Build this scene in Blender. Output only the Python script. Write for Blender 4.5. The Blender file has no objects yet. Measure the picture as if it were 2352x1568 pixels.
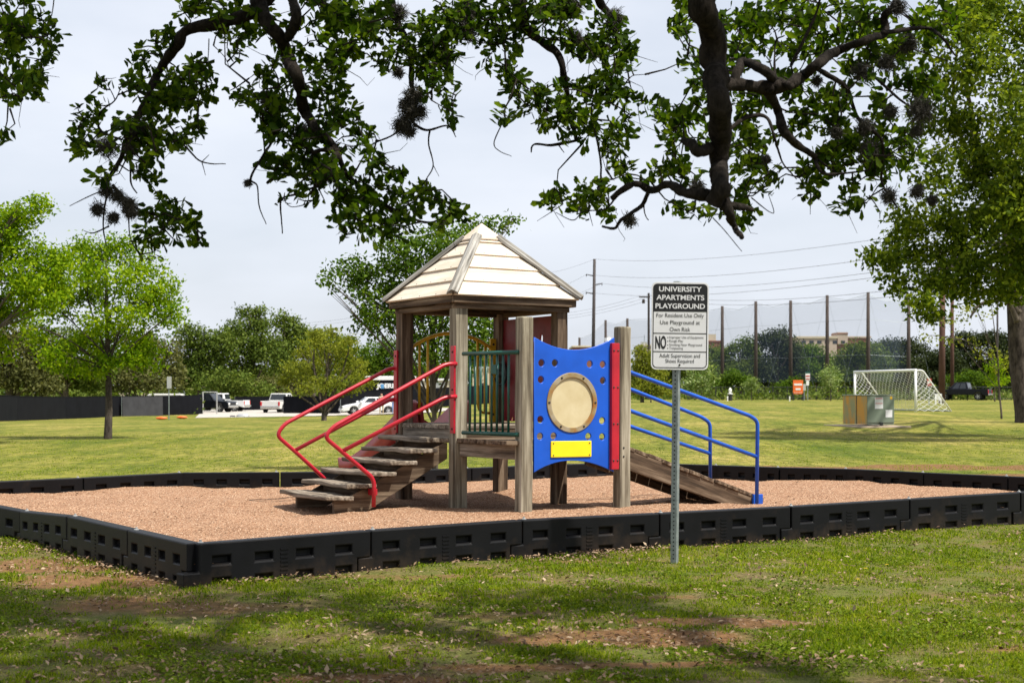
import bpy, bmesh, math, random
import numpy as np
from mathutils import Vector, Matrix, noise as mnoise
R = math.radians
rng = np.random.default_rng(7)
random.seed(7)
scene = bpy.context.scene
COL = scene.collection

# ------------------------------------------------------------------ camera, sky, sun, exposure
F, CX, HY, EYE = 3300.0, 1176.0, 900.0, 1.2      # focal length and horizon of the photograph, in units of a 2352 wide frame
cam_d = bpy.data.cameras.new('camera'); cam = bpy.data.objects.new('camera', cam_d); COL.objects.link(cam)
cam.location = (0, 0, EYE); cam.rotation_euler = (R(90), 0, 0)
cam_d.sensor_width = 36; cam_d.lens = 36 * F / 2352
cam_d.shift_y = (HY - 784) / 2352
cam_d.clip_end = 5000; cam_d.clip_start = 0.1
cam_d.dof.use_dof = True; cam_d.dof.focus_distance = 12.5; cam_d.dof.aperture_fstop = 5.6
scene.camera = cam
SUN = Vector((0.42, -0.24, 0.866)).normalized()   # towards the sun
wd = bpy.data.worlds.new('World'); scene.world = wd; wd.use_nodes = True
nt = wd.node_tree; nt.nodes.clear()
out = nt.nodes.new('ShaderNodeOutputWorld'); bg = nt.nodes.new('ShaderNodeBackground')
sky = nt.nodes.new('ShaderNodeTexSky'); sky.sky_type = 'NISHITA'; sky.sun_disc = False
sky.sun_elevation = math.asin(SUN.z); sky.sun_rotation = math.atan2(SUN.x, SUN.y)
sky.air_density = 1.0; sky.dust_density = 3.0; sky.ozone_density = 1.5
# thin bright cloud veil over the blue
tc = nt.nodes.new('ShaderNodeTexCoord'); mp = nt.nodes.new('ShaderNodeMapping'); mp.inputs['Scale'].default_value = (2.2, 2.2, 7.0)
nz = nt.nodes.new('ShaderNodeTexNoise'); nz.inputs['Scale'].default_value = 1.6; nz.inputs['Detail'].default_value = 5
cr = nt.nodes.new('ShaderNodeValToRGB'); cr.color_ramp.elements[0].position = 0.35; cr.color_ramp.elements[1].position = 0.66
cr.color_ramp.elements[0].color = (0.66,)*3 + (1,); cr.color_ramp.elements[1].color = (0.93,)*3 + (1,)
mx = nt.nodes.new('ShaderNodeMix'); mx.data_type = 'RGBA'
nt.links.new(tc.outputs['Generated'], mp.inputs['Vector']); nt.links.new(mp.outputs['Vector'], nz.inputs['Vector'])
nt.links.new(nz.outputs['Fac'], cr.inputs['Fac']); nt.links.new(cr.outputs['Color'], mx.inputs['Factor'])
nt.links.new(sky.outputs['Color'], mx.inputs[6]); mx.inputs[7].default_value = (6.5, 6.85, 7.55, 1)
nt.links.new(mx.outputs[2], bg.inputs['Color']); bg.inputs['Strength'].default_value = 0.092
nt.links.new(bg.outputs['Background'], out.inputs['Surface'])
sd = bpy.data.lights.new('sun', 'SUN'); sun = bpy.data.objects.new('sun', sd); COL.objects.link(sun)
sd.energy = 4.8; sd.angle = R(1.6); sd.color = (1.0, 0.95, 0.86)
sun.rotation_euler = SUN.to_track_quat('Z', 'Y').to_euler(); sun.location = (10, -6, 40)
scene.view_settings.view_transform = 'Standard'; scene.view_settings.look = 'None'
scene.view_settings.exposure = 0.6; scene.view_settings.gamma = 1
try:
    scene.cycles.max_bounces = 6; scene.cycles.transparent_max_bounces = 12
    scene.cycles.use_denoising = True
except Exception: pass

# ------------------------------------------------------------------ helpers
def S(a, b, t):
    t = min(1.0, max(0.0, (t - a) / (b - a))); return t * t * (3 - 2 * t)
def g(x, y):                                       # height of the park's ground
    if y < 20: return 0.0
    w = S(-0.14, 0.05, x / y)
    return 0.33 * S(24, 60, y) * w - 0.8 * S(40, 115, y) * (1 - w)
def at(u, v, Y): return Vector(((u - CX) * Y / F, Y, EYE - (v - HY) * Y / F))
def ground_at(u, v):
    Y = 3.0
    while Y < 900:
        p = at(u, v, Y)
        if p.z <= g(p.x, p.y): return p
        Y *= 1.002
    return at(u, v, Y)
def on_ground(u, Y):
    x = (u - CX) * Y / F; return Vector((x, Y, g(x, Y)))

def tag(o, label=None, cat=None, group=None, kind=None):
    if label: o['label'] = label
    if cat: o['category'] = cat
    if group: o['group'] = group
    if kind: o['kind'] = kind
    return o
def thing(name, label, cat, loc=(0, 0, 0), rz=0, group=None):
    o = bpy.data.objects.new(name, None); COL.objects.link(o); o.empty_display_size = 0.2
    o.location = loc; o.rotation_euler = (0, 0, rz)
    return tag(o, label, cat, group)
def link(name, me, mat, parent=None, loc=None, rot=None, mw=None):
    o = bpy.data.objects.new(name, me); COL.objects.link(o)
    if mat and not me.materials: me.materials.append(mat)
    if parent: o.parent = parent
    if mw is not None: o.matrix_local = mw
    else:
        if loc is not None: o.location = loc
        if rot is not None: o.rotation_euler = rot
    return o
def copy_tree(o, parent=None):
    c = o.copy(); COL.objects.link(c); c.parent = parent
    if parent: c.matrix_local = o.matrix_local
    for ch in list(o.children): copy_tree(ch, c)
    return c

def np_mesh(name, V, faces, attr=None, smooth=False):
    """faces: list of int arrays (n,k)"""
    me = bpy.data.meshes.new(name)
    V = np.asarray(V, np.float32)
    me.vertices.add(len(V)); me.vertices.foreach_set('co', V.ravel())
    nl = sum(f.size for f in faces); npg = sum(len(f) for f in faces)
    li = np.concatenate([f.ravel() for f in faces]).astype(np.int32)
    lt = np.concatenate([np.full(len(f), f.shape[1], np.int32) for f in faces])
    ls = np.concatenate([[0], np.cumsum(lt)[:-1]]).astype(np.int32)
    me.loops.add(nl); me.loops.foreach_set('vertex_index', li)
    me.polygons.add(npg); me.polygons.foreach_set('loop_start', ls); me.polygons.foreach_set('loop_total', lt)
    if smooth: me.polygons.foreach_set('use_smooth', np.ones(npg, bool))
    me.update(calc_edges=True); me.validate()
    for k, a in (attr or {}).items():
        A = me.attributes.new(k, 'FLOAT', 'POINT'); A.data.foreach_set('value', np.asarray(a, np.float32))
    return me

class MB:
    def __init__(s): s.v = []; s.f = []
    def add(s, vs, fs, M=None):
        n = len(s.v)
        s.v += [tuple((M @ Vector(p)) if M else p) for p in vs]
        s.f += [tuple(i + n for i in f) for f in fs]; return s
    def box(s, x0, x1, y0, y1, z0, z1, M=None):
        return s.add([(x0,y0,z0),(x1,y0,z0),(x1,y1,z0),(x0,y1,z0),(x0,y0,z1),(x1,y0,z1),(x1,y1,z1),(x0,y1,z1)],
                     [(0,3,2,1),(4,5,6,7),(0,1,5,4),(1,2,6,5),(2,3,7,6),(3,0,4,7)], M)
    def prism(s, poly, y0, y1, M=None):            # poly in (x,z), extruded along y
        n = len(poly)
        a = sum(poly[i][0]*poly[(i+1)%n][1]-poly[(i+1)%n][0]*poly[i][1] for i in range(n))
        if a < 0: poly = poly[::-1]
        vs = [(x,y0,z) for x,z in poly] + [(x,y1,z) for x,z in poly]
        fs = [tuple(range(n)), tuple(range(2*n-1,n-1,-1))] + [(i,i+n,(i+1)%n+n,(i+1)%n) for i in range(n)]
        return s.add(vs, fs, M)
    def tube(s, pts, rad, sides=8, M=None, caps=True):
        pts = [Vector(p) for p in pts]
        if not hasattr(rad, '__len__'): rad = [rad]*len(pts)
        n0 = len(pts); vs = []; fs = []
        t0 = (pts[1]-pts[0]).normalized()
        up = Vector((0,0,1)) if abs(t0.z) < 0.9 else Vector((1,0,0))
        nrm = t0.cross(up).normalized()
        for i, p in enumerate(pts):
            t = ((pts[min(i+1,n0-1)]-pts[max(i-1,0)])).normalized()
            nrm = (nrm - t*nrm.dot(t)).normalized(); b = t.cross(nrm)
            for k in range(sides):
                a = 2*math.pi*k/sides
                vs.append(p + (nrm*math.cos(a)+b*math.sin(a))*rad[i])
        for i in range(n0-1):
            for k in range(sides):
                k2 = (k+1)%sides
                fs.append((i*sides+k, i*sides+k2, (i+1)*sides+k2, (i+1)*sides+k))
        if caps:
            fs.append(tuple(range(sides-1,-1,-1))); fs.append(tuple((n0-1)*sides+k for k in range(sides)))
        return s.add(vs, fs, M)
    def lathe(s, prof, sides=24, M=None):           # prof (r,z)
        vs = []; fs = []
        for r, z in prof:
            for k in range(sides):
                a = 2*math.pi*k/sides; vs.append((r*math.cos(a), r*math.sin(a), z))
        for i in range(len(prof)-1):
            for k in range(sides):
                k2 = (k+1)%sides; fs.append((i*sides+k, i*sides+k2, (i+1)*sides+k2, (i+1)*sides+k))
        fs.append(tuple(range(sides-1,-1,-1))); fs.append(tuple((len(prof)-1)*sides+k for k in range(sides)))
        return s.add(vs, fs, M)
    def mesh(s, name, smooth=False):
        me = bpy.data.meshes.new(name); me.from_pydata([tuple(p) for p in s.v], [], s.f)
        bm = bmesh.new(); bm.from_mesh(me); bmesh.ops.recalc_face_normals(bm, faces=bm.faces); bm.to_mesh(me); bm.free()
        if smooth: me.polygons.foreach_set('use_smooth', [True]*len(me.polygons))
        return me
    def build(s, name, mat, parent=None, bevel=0, smooth=False, seg=2, **k):
        o = link(name, s.mesh(name, smooth), mat, parent, **k)
        if bevel:
            m = o.modifiers.new('bevel', 'BEVEL'); m.width = bevel; m.segments = seg; m.limit_method = 'ANGLE'; m.angle_limit = R(35)
        if smooth:
            try:
                m = o.modifiers.new('ws', 'WEIGHTED_NORMAL') if bevel else None
            except Exception: pass
        return o

def fillet(pts, r=0.06, n=5):                       # round the corners of a polyline
    pts = [Vector(p) for p in pts]; o = [pts[0]]
    for i in range(1, len(pts)-1):
        a, b, c = pts[i-1], pts[i], pts[i+1]
        d1 = (a-b); d2 = (c-b); q = min(r, d1.length*0.45, d2.length*0.45)
        p1 = b+d1.normalized()*q; p2 = b+d2.normalized()*q
        for k in range(n+1):
            t = k/n; o.append(p1*(1-t)**2 + b*2*t*(1-t) + p2*t*t)
    o.append(pts[-1]); return o
def smooth_line(pts, n=6):                          # Catmull-Rom through points
    pts = [Vector(p) for p in pts]; o = []
    for i in range(len(pts)-1):
        p0 = pts[max(i-1,0)]; p1 = pts[i]; p2 = pts[i+1]; p3 = pts[min(i+2,len(pts)-1)]
        for k in range(n):
            t = k/n
            o.append(0.5*((2*p1)+(p2-p0)*t+(2*p0-5*p1+4*p2-p3)*t*t+(3*p1-p0-3*p2+p3)*t**3))
    o.append(pts[-1]); return o

DG = bpy.context.evaluated_depsgraph_get
def curve_to_mesh(cu, name):
    o = bpy.data.objects.new('tmp', cu); COL.objects.link(o); bpy.context.view_layer.update()
    me = bpy.data.meshes.new_from_object(o.evaluated_get(DG())); me.name = name
    bpy.data.objects.remove(o); bpy.data.curves.remove(cu); return me
def filled(loops, depth, name, bevel=0.003):        # flat panel with holes in local XY, thickness +-depth along Z
    cu = bpy.data.curves.new('tmp', 'CURVE'); cu.dimensions = '2D'; cu.fill_mode = 'BOTH'
    cu.extrude = max(depth-bevel, 0); cu.bevel_depth = bevel; cu.bevel_resolution = 1
    for lp in loops:
        sp = cu.splines.new('POLY'); sp.points.add(len(lp)-1); sp.use_cyclic_u = True
        for q, (x, y) in zip(sp.points, lp): q.co = (x, y, 0, 1)
    return curve_to_mesh(cu, name)
def text_mesh(body, width=None, height=None, name='lettering', bold=0.0, align='CENTER', depth=0.0006):
    cu = bpy.data.curves.new('tmp', 'FONT'); cu.body = body; cu.size = 1.0; cu.align_x = align; cu.align_y = 'CENTER'
    cu.offset = bold; cu.extrude = 0.0
    me = curve_to_mesh(cu, name)
    co = np.array([v.co[:] for v in me.vertices]); mn, mxx = co.min(0), co.max(0)
    sx = (width/(mxx[0]-mn[0])) if width else None
    sy = (height/(mxx[1]-mn[1])) if height else None
    sx = sx or sy; sy = sy or sx
    for v in me.vertices:
        v.co.x = (v.co.x - (0.5*(mn[0]+mxx[0]) if align == 'CENTER' else mn[0]))*sx; v.co.y = (v.co.y-0.5*(mn[1]+mxx[1]))*sy
    return me

# ------------------------------------------------------------------ materials
def srgb(r, gg, b):
    f = lambda c: (c/255/12.92) if c/255 <= 0.04045 else ((c/255+0.055)/1.055)**2.4
    return (f(r), f(gg), f(b), 1)
class NT:
    def __init__(s, name):
        s.m = bpy.data.materials.new(name); s.m.use_nodes = True; s.t = s.m.node_tree
        s.b = s.t.nodes['Principled BSDF']; s.o = s.t.nodes['Material Output']
    def n(s, typ, **k):
        x = s.t.nodes.new(typ)
        for a, b in k.items():
            if a.startswith('_'): setattr(x, a[1:], b)
            else: x.inputs[a].default_value = b
        return x
    def l(s, a, b): s.t.links.new(a, b)
    def coord(s, kind='Object', scale=(1,1,1)):
        t = s.n('ShaderNodeTexCoord'); m = s.n('ShaderNodeMapping'); m.inputs['Scale'].default_value = scale
        s.l(t.outputs[kind], m.inputs['Vector']); return m.outputs['Vector']
    def pos(s, scale=(1,1,1)):
        t = s.n('ShaderNodeNewGeometry'); m = s.n('ShaderNodeMapping'); m.inputs['Scale'].default_value = scale
        s.l(t.outputs['Position'], m.inputs['Vector']); return m.outputs['Vector']
    def noise(s, vec, scale, detail=4, rough=0.55):
        x = s.n('ShaderNodeTexNoise'); x.inputs['Scale'].default_value = scale; x.inputs['Detail'].default_value = detail
        x.inputs['Roughness'].default_value = rough
        s.l(vec, x.inputs['Vector']); return x.outputs['Fac']
    def ramp(s, fac, stops):
        x = s.n('ShaderNodeValToRGB'); e = x.color_ramp.elements
        while len(e) < len(stops): e.new(0.5)
        for q, (p, c) in zip(e, stops):
            q.position = p; q.color = c if len(c) == 4 else tuple(c)+(1,)
        s.l(fac, x.inputs['Fac']); return x.outputs['Color']
    def mix(s, fac, a, b, mode='MIX'):
        x = s.n('ShaderNodeMix'); x.data_type = 'RGBA'; x.blend_type = mode
        for inp, val in ((0, fac), (6, a), (7, b)):
            if isinstance(val, (int, float)): x.inputs[inp].default_value = val
            elif isinstance(val, tuple): x.inputs[inp].default_value = val if len(val) == 4 else val+(1,)
            else: s.l(val, x.inputs[inp])
        return x.outputs[2]
    def attr(s, name):
        x = s.n('ShaderNodeAttribute'); x.attribute_name = name; return x.outputs['Fac']
    def bump(s, fac, strength=0.3, dist=0.01):
        x = s.n('ShaderNodeBump'); x.inputs['Strength'].default_value = strength; x.inputs['Distance'].default_value = dist
        s.l(fac, x.inputs['Height']); s.l(x.outputs['Normal'], s.b.inputs['Normal'])
    def base(s, c):
        if isinstance(c, tuple): s.b.inputs['Base Color'].default_value = c if len(c) == 4 else c+(1,)
        else: s.l(c, s.b.inputs['Base Color'])
        return s
    def set(s, rough=0.6, metal=0.0, spec=0.5):
        s.b.inputs['Roughness'].default_value = rough; s.b.inputs['Metallic'].default_value = metal
        s.b.inputs['Specular IOR Level'].default_value = spec; return s

def paint(name, c, rough=0.45, var=0.25, scale=6, metal=0.0, spec=0.5, bump=0.0):
    """solid coloured stuff with slight mottling, dirt and wear"""
    t = NT(name); v = t.coord('Object')
    n1 = t.noise(v, scale, 5); n2 = t.noise(v, scale*9, 3)
    dark = tuple(x*(1-var) for x in c[:3]); lite = tuple(min(1, x*(1+var*0.5)) for x in c[:3])
    col = t.ramp(n1, [(0.3, dark), (0.55, c[:3]), (0.8, lite)])
    t.base(col).set(rough, metal, spec)
    rr = t.n('ShaderNodeMapRange'); rr.inputs['To Min'].default_value = max(rough-0.12, 0.05); rr.inputs['To Max'].default_value = min(rough+0.15, 1)
    t.l(n2, rr.inputs['Value']); t.l(rr.outputs['Result'], t.b.inputs['Roughness'])
    if bump: t.bump(n2, bump, 0.004)
    return t.m

def wood(name, stops, sc=(1.2, 22, 22), rough=0.85, crack=0.5):
    t = NT(name); v = t.coord('Object', sc)
    oi = t.n('ShaderNodeObjectInfo'); ad = t.n('ShaderNodeVectorMath', _operation='ADD'); mu = t.n('ShaderNodeMath', _operation='MULTIPLY'); mu.inputs[1].default_value = 37.0
    t.l(oi.outputs['Random'], mu.inputs[0]); t.l(v, ad.inputs[0]); t.l(mu.outputs[0], ad.inputs[1]); v = ad.outputs[0]
    n1 = t.noise(v, 1.0, 8, 0.65); n2 = t.noise(t.coord('Object', (sc[0]*0.8, 3, 3)), 1.6, 4); n3 = t.noise(v, 3.2, 4, 0.7)
    col = t.ramp(n1, stops)
    tone = t.ramp(n2, [(0.3, (0.55, 0.5, 0.44)), (0.62, (1, 1, 1))])
    col = t.mix(0.2 if 'roof' in name else 0.75, col, tone, 'MULTIPLY')
    ck = t.ramp(n3, [(0.27, (0.12, 0.09, 0.07)), (0.36, (1, 1, 1))])
    col = t.mix(crack, col, ck, 'MULTIPLY')
    t.base(col).set(rough, spec=0.2); t.bump(n1, 0.5, 0.006); return t.m

def leaf_mat(name, dark, mid, lite, trans=0.45, noise_scale=0.8):
    t = NT(name)
    r = t.attr('rnd'); n = t.noise(t.pos(), noise_scale, 3)
    ad = t.n('ShaderNodeMath', _operation='ADD'); t.l(r, ad.inputs[0]); t.l(n, ad.inputs[1])
    hf = t.n('ShaderNodeMath', _operation='MULTIPLY'); t.l(ad.outputs[0], hf.inputs[0]); hf.inputs[1].default_value = 0.5
    col = t.ramp(hf.outputs[0], [(0.2, dark), (0.5, mid), (0.8, lite)])
    t.base(col).set(0.65, spec=0.06)
    tr = t.n('ShaderNodeBsdfTranslucent'); bright = t.mix(1.0, col, (1.5, 1.45, 0.7), 'MULTIPLY'); t.l(bright, tr.inputs['Color'])
    ms = t.n('ShaderNodeMixShader'); ms.inputs['Fac'].default_value = trans
    t.l(t.b.outputs[0], ms.inputs[1]); t.l(tr.outputs[0], ms.inputs[2]); t.l(ms.outputs[0], t.o.inputs['Surface']); return t.m

M = {}
GREY = [(0.34, (0.060, 0.048, 0.038)), (0.46, (0.155, 0.126, 0.096)), (0.56, (0.275, 0.230, 0.180)), (0.68, (0.40, 0.35, 0.285))]
M['wood'] = wood('weathered_wood', GREY, sc=(1.4, 26, 26))
M['wood_post'] = wood('post_wood', [(0.34, (0.075, 0.062, 0.044)), (0.45, (0.19, 0.167, 0.122)), (0.55, (0.32, 0.292, 0.222)), (0.67, (0.46, 0.43, 0.34))], sc=(1.0, 21, 21), crack=0.55)
M['wood_dark'] = wood('dark_wood', [(0.34, (0.035, 0.024, 0.016)), (0.46, (0.095, 0.064, 0.042)), (0.57, (0.18, 0.130, 0.088)), (0.70, (0.32, 0.255, 0.185))], sc=(1.2, 20, 20))
M['wood_brown'] = wood('brown_wood', [(0.34, (0.040, 0.028, 0.019)), (0.46, (0.10, 0.070, 0.047)), (0.57, (0.18, 0.135, 0.092)), (0.70, (0.30, 0.24, 0.175))], sc=(1.2, 20, 20))
M['wood_silver'] = wood('silvered_wood', [(0.34, (0.055, 0.050, 0.044)), (0.46, (0.19, 0.18, 0.16)), (0.57, (0.33, 0.315, 0.285)), (0.70, (0.48, 0.46, 0.43))], sc=(1.6, 26, 26), crack=0.7)
M['roof_wood'] = wood('roof_wood', [(0.3, (0.52, 0.42, 0.32)), (0.5, (0.66, 0.565, 0.455)), (0.72, (0.75, 0.675, 0.57))], sc=(1.5, 9, 9), crack=0.06)
M['red'] = paint('red_paint', (0.42, 0.010, 0.024), 0.35, 0.25)
M['red_plastic'] = paint('red_plastic', (0.20, 0.012, 0.018), 0.5, 0.25)
M['slide_red'] = paint('slide_plastic', (0.30, 0.03, 0.03), 0.35, 0.2)
M['blue'] = paint('blue_plastic', (0.006, 0.085, 0.52), 0.42, 0.2, 3, spec=0.35, bump=0.05)
M['blue_rail'] = paint('blue_rail_paint', (0.008, 0.085, 0.48), 0.32, 0.2)
M['green'] = paint('green_paint', (0.006, 0.075, 0.055), 0.3, 0.2)
M['yellow'] = paint('yellow_plastic', (0.86, 0.66, 0.006), 0.4, 0.08)
M['yellow_rail'] = paint('yellow_paint', (0.62, 0.36, 0.012), 0.4, 0.2)
def border_plastic():
    t = NT('black_plastic'); v = t.coord('Object'); n1 = t.noise(v, 4, 5); n2 = t.noise(v, 40, 3); n3 = t.noise(t.pos(), 3.5, 5, 0.7)
    sp = t.n('ShaderNodeSeparateXYZ'); t.l(v, sp.inputs[0])
    mr = t.n('ShaderNodeMapRange'); mr.inputs['From Min'].default_value = 0.02; mr.inputs['From Max'].default_value = 0.20; mr.inputs['To Min'].default_value = 0.20; mr.inputs['To Max'].default_value = -0.06; t.l(sp.outputs['Z'], mr.inputs['Value'])
    ad = t.n('ShaderNodeMath', _operation='ADD'); t.l(n3, ad.inputs[0]); t.l(mr.outputs['Result'], ad.inputs[1])
    col = t.ramp(n1, [(0.3, (0.0022, 0.0023, 0.003)), (0.7, (0.0048, 0.005, 0.0062))])
    col = t.mix(t.ramp(ad.outputs[0], [(0.52, (0,0,0)), (0.80, (0.55,)*3)]), col, (0.045, 0.030, 0.019))
    t.base(col).set(0.5, spec=0.2); t.bump(n2, 0.12, 0.004); return t.m
M['black_plastic'] = border_plastic()
M['black'] = paint('black_rubber', (0.012, 0.012, 0.013), 0.6, 0.3)
M['steel'] = paint('galvanised_steel', (0.30, 0.34, 0.34), 0.42, 0.25, 30, metal=0.6)
M['zinc'] = paint('zinc', (0.6, 0.6, 0.58), 0.35, 0.2, 40, metal=0.7)
M['bolt'] = paint('bolt_metal', (0.05, 0.045, 0.04), 0.5, 0.3, metal=0.6)
M['sign_white'] = paint('sign_white', (0.70, 0.70, 0.72), 0.4, 0.04)
M['sign_black'] = paint('sign_black', (0.012, 0.012, 0.014), 0.4, 0.1)
M['white'] = paint('white_paint', (0.78, 0.78, 0.77), 0.4, 0.08)
M['orange'] = paint('orange_paint', (0.75, 0.14, 0.02), 0.5, 0.12)
M['hole_dark'] = paint('dark_hole', (0.01, 0.01, 0.01), 0.8, 0.2)
def drum():
    t = NT('drum_skin'); v = t.coord('Object'); n = t.noise(v, 5, 4)
    t.base(t.ramp(n, [(0.3, (0.48, 0.40, 0.22)), (0.7, (0.58, 0.51, 0.32))])).set(0.45); return t.m
M['drum'] = drum()
def ring_m():
    t = NT('rusty_ring'); v = t.coord('Object'); n = t.noise(v, 7, 5)
    t.base(t.ramp(n, [(0.38, (0.36, 0.31, 0.22)), (0.52, (0.30, 0.22, 0.10)), (0.66, (0.32, 0.14, 0.03))])).set(0.5, 0.3); return t.m
M['ring'] = ring_m()
def bark(name, a, b, sc=14):
    t = NT(name); v = t.pos((1, 1, 0.35)); n = t.noise(v, sc, 6, 0.7)
    t.base(t.ramp(n, [(0.35, a), (0.7, b)])).set(0.95, spec=0.1); t.bump(n, 0.9, 0.03); return t.m
M['bark'] = bark('oak_bark', (0.010, 0.008, 0.0065), (0.048, 0.039, 0.032), 34)
M['bark_far'] = bark('tree_bark', (0.045, 0.036, 0.028), (0.17, 0.14, 0.11), 9)
M['moss'] = paint('ball_moss', (0.045, 0.04, 0.03), 0.9, 0.4)
# ------------------------------------------------------------------ ground
def axis_vals(lo, hi, step, far, grow=1.16):
    a = list(np.arange(lo, hi + 1e-6, step)); d = step; up = []
    x = hi
    while x < far: d *= grow; x += d; up.append(x)
    d = step; dn = []; x = lo
    while x > -far: d *= grow; x -= d; dn.append(x)
    return np.array(dn[::-1] + a + up)
BARE = [  # worn patches: centre (x, y), radii, strength, given on the ground
    (0.55, 7.05, 0.62, 0.36, 0.9), (1.05, 7.5, 0.75, 0.16, 0.9), (0.2, 6.3, 0.7, 0.12, 0.8), (0.75, 6.35, 0.5, 0.09, 0.8), (-0.7, 6.02, 0.5, 0.16, 0.9),
    (2.6, 6.7, 0.5, 0.12, 0.6), (-2.7, 9.1, 0.55, 0.5, 0.75), (-1.75, 8.05, 0.7, 0.35, 0.55), (-2.3, 8.2, 0.6, 0.5, 0.6), (-0.4, 9.35, 1.0, 0.16, 0.5),
    (0.9, 8.4, 0.25, 0.12, 0.5), (-0.2, 7.7, 0.5, 0.15, 0.45), (-3.1, 10.0, 0.7, 0.5, 0.65), (0.6, 10.25, 0.7, 0.13, 0.45),
    (4.6, 22.6, 1.3, 0.75, 0.8), (6.6, 22.9, 1.3, 0.9, 0.9), (8.4, 22.4, 1.2, 1.0, 0.85), (3.6, 21.6, 0.8, 0.4, 0.6), (7.3, 20.8, 0.9, 0.35, 0.6)]
def bare(x, y):
    n = mnoise.noise(Vector((x*1.1, y*1.1, 3.3))) + 0.5*mnoise.noise(Vector((x*3.7, y*3.7, 9.1)))
    v = max(0.0, n*0.4 - 0.14) if y < 15 else max(0.0, n*0.3 - 0.2)
    for cx, cy, rx, ry, s in BARE:
        d = math.hypot((x-cx)/rx, (y-cy)/ry) + 0.55*n
        if d < 1.5: v = max(v, s*(1 - S(0.55, 1.35, d)))
    return min(1.0, v)
def bumpz(x, y):
    if y > 24: return 0.0
    f_ = 1-S(20, 24, y)
    return f_*(0.018*mnoise.noise(Vector((x*0.9, y*0.9, 1.7))) + 0.008*mnoise.noise(Vector((x*4, y*4, 5.7))))
xs = axis_vals(-5.5, 7.0, 0.085, 1500); ys = axis_vals(4.6, 26.0, 0.085, 2500)
ys = ys[ys > -40]
V = []; dirt = []
for y in ys:
    for x in xs:
        near = (4 < y < 27 and -6 < x < 13)
        V.append((x, y, g(x, y) + (bumpz(x, y) if near else 0))); dirt.append(bare(x, y) if near else 0.0)
nx, ny = len(xs), len(ys)
idx = np.arange(nx*ny).reshape(ny, nx)
quads = np.stack([idx[:-1,:-1], idx[:-1,1:], idx[1:,1:], idx[1:,:-1]], -1).reshape(-1, 4)
def ground_mat():
    t = NT('park_ground'); p = t.pos()
    sep = t.n('ShaderNodeSeparateXYZ'); t.l(p, sep.inputs[0])
    mr = t.n('ShaderNodeMapRange'); mr.inputs['From Min'].default_value = 12; mr.inputs['From Max'].default_value = 19; t.l(sep.outputs['Y'], mr.inputs['Value'])
    # near: litter, thin soil and clover;  far: mown drying lawn
    n1 = t.noise(p, 2.2, 5); n2 = t.noise(p, 26, 4, 0.7); n3 = t.noise(p, 90, 3, 0.7)
    soil = t.ramp(n2, [(0.3, (0.055, 0.038, 0.017)), (0.5, (0.135, 0.096, 0.044)), (0.68, (0.26, 0.19, 0.10))])
    red = t.ramp(t.noise(p, 12, 5, 0.65), [(0.3, (0.10, 0.050, 0.022)), (0.6, (0.215, 0.108, 0.046)), (0.8, (0.33, 0.185, 0.09))])
    soil = t.mix(t.ramp(t.noise(p, 0.8, 2), [(0.45, (0,0,0)), (0.62, (0.35,)*3)]), soil, red)
    turf = t.ramp(n3, [(0.3, (0.03, 0.052, 0.007)), (0.5, (0.08, 0.11, 0.015)), (0.72, (0.17, 0.17, 0.05))])
    turf = t.mix(t.ramp(n1, [(0.38, (0.2,)*3), (0.64, (0.78,)*3)]), turf, soil)
    lawn_n = t.noise(t.pos((0.35, 0.12, 0.3)), 1.0, 6, 0.6); fine = t.noise(t.pos((5, 1.6, 5)), 1.0, 6, 0.8); mid = t.noise(t.pos((1.3, 0.22, 1)), 1.0, 5, 0.7)
    lawn = t.ramp(lawn_n, [(0.34, (0.100, 0.128, 0.018)), (0.5, (0.172, 0.172, 0.034)), (0.66, (0.262, 0.225, 0.068))])
    lawn = t.mix(0.9, lawn, t.ramp(fine, [(0.38, (0.40, 0.46, 0.34)), (0.60, (1.28, 1.22, 1.15))]), 'MULTIPLY')
    lawn = t.mix(0.7, lawn, t.ramp(mid, [(0.37, (0.58, 0.72, 0.48)), (0.60, (1.18, 1.12, 1.12))]), 'MULTIPLY')
    col = t.mix(mr.outputs['Result'], turf, lawn)
    d = t.attr('dirt'); dn = t.n('ShaderNodeMath', _operation='ADD'); t.l(d, dn.inputs[0])
    sh = t.n('ShaderNodeMapRange'); sh.inputs['To Min'].default_value = -0.25; sh.inputs['To Max'].default_value = 0.25; t.l(n2, sh.inputs['Value']); t.l(sh.outputs['Result'], dn.inputs[1])
    col = t.mix(t.ramp(dn.outputs[0], [(0.3, (0,0,0)), (0.62, (1,1,1))]), col, t.mix(0.68, soil, red))
    t.base(col).set(0.95, spec=0.1)
    mul = t.n('ShaderNodeMath', _operation='MULTIPLY'); t.l(n2, mul.inputs[0]); mul.inputs[1].default_value = 1
    t.bump(n2, 0.7, 0.03); return t.m
M['ground'] = ground_mat()
tag(link('ground', np_mesh('ground', V, [quads], {'dirt': dirt}, smooth=True), M['ground']), kind='structure')

# pale gravel car park at the left, far back
def gravel_lot():
    pl = [(448, 960), (640, 957), (800, 954), (1000, 947), (1060, 938), (900, 934), (560, 935), (470, 940)]
    pts = [ground_at(u, v) for u, v in pl]
    mb = MB(); mb.add([(p.x, p.y, g(p.x, p.y)+0.03) for p in pts], [tuple(range(len(pts)))])
    t = NT('pale_gravel'); n = t.noise(t.pos(), 1.2, 6, 0.7)
    t.base(t.ramp(n, [(0.3, (0.30, 0.27, 0.235)), (0.7, (0.46, 0.425, 0.38))])).set(0.95)
    tag(mb.build('car_park', t.m), kind='structure')
gravel_lot()

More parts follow.
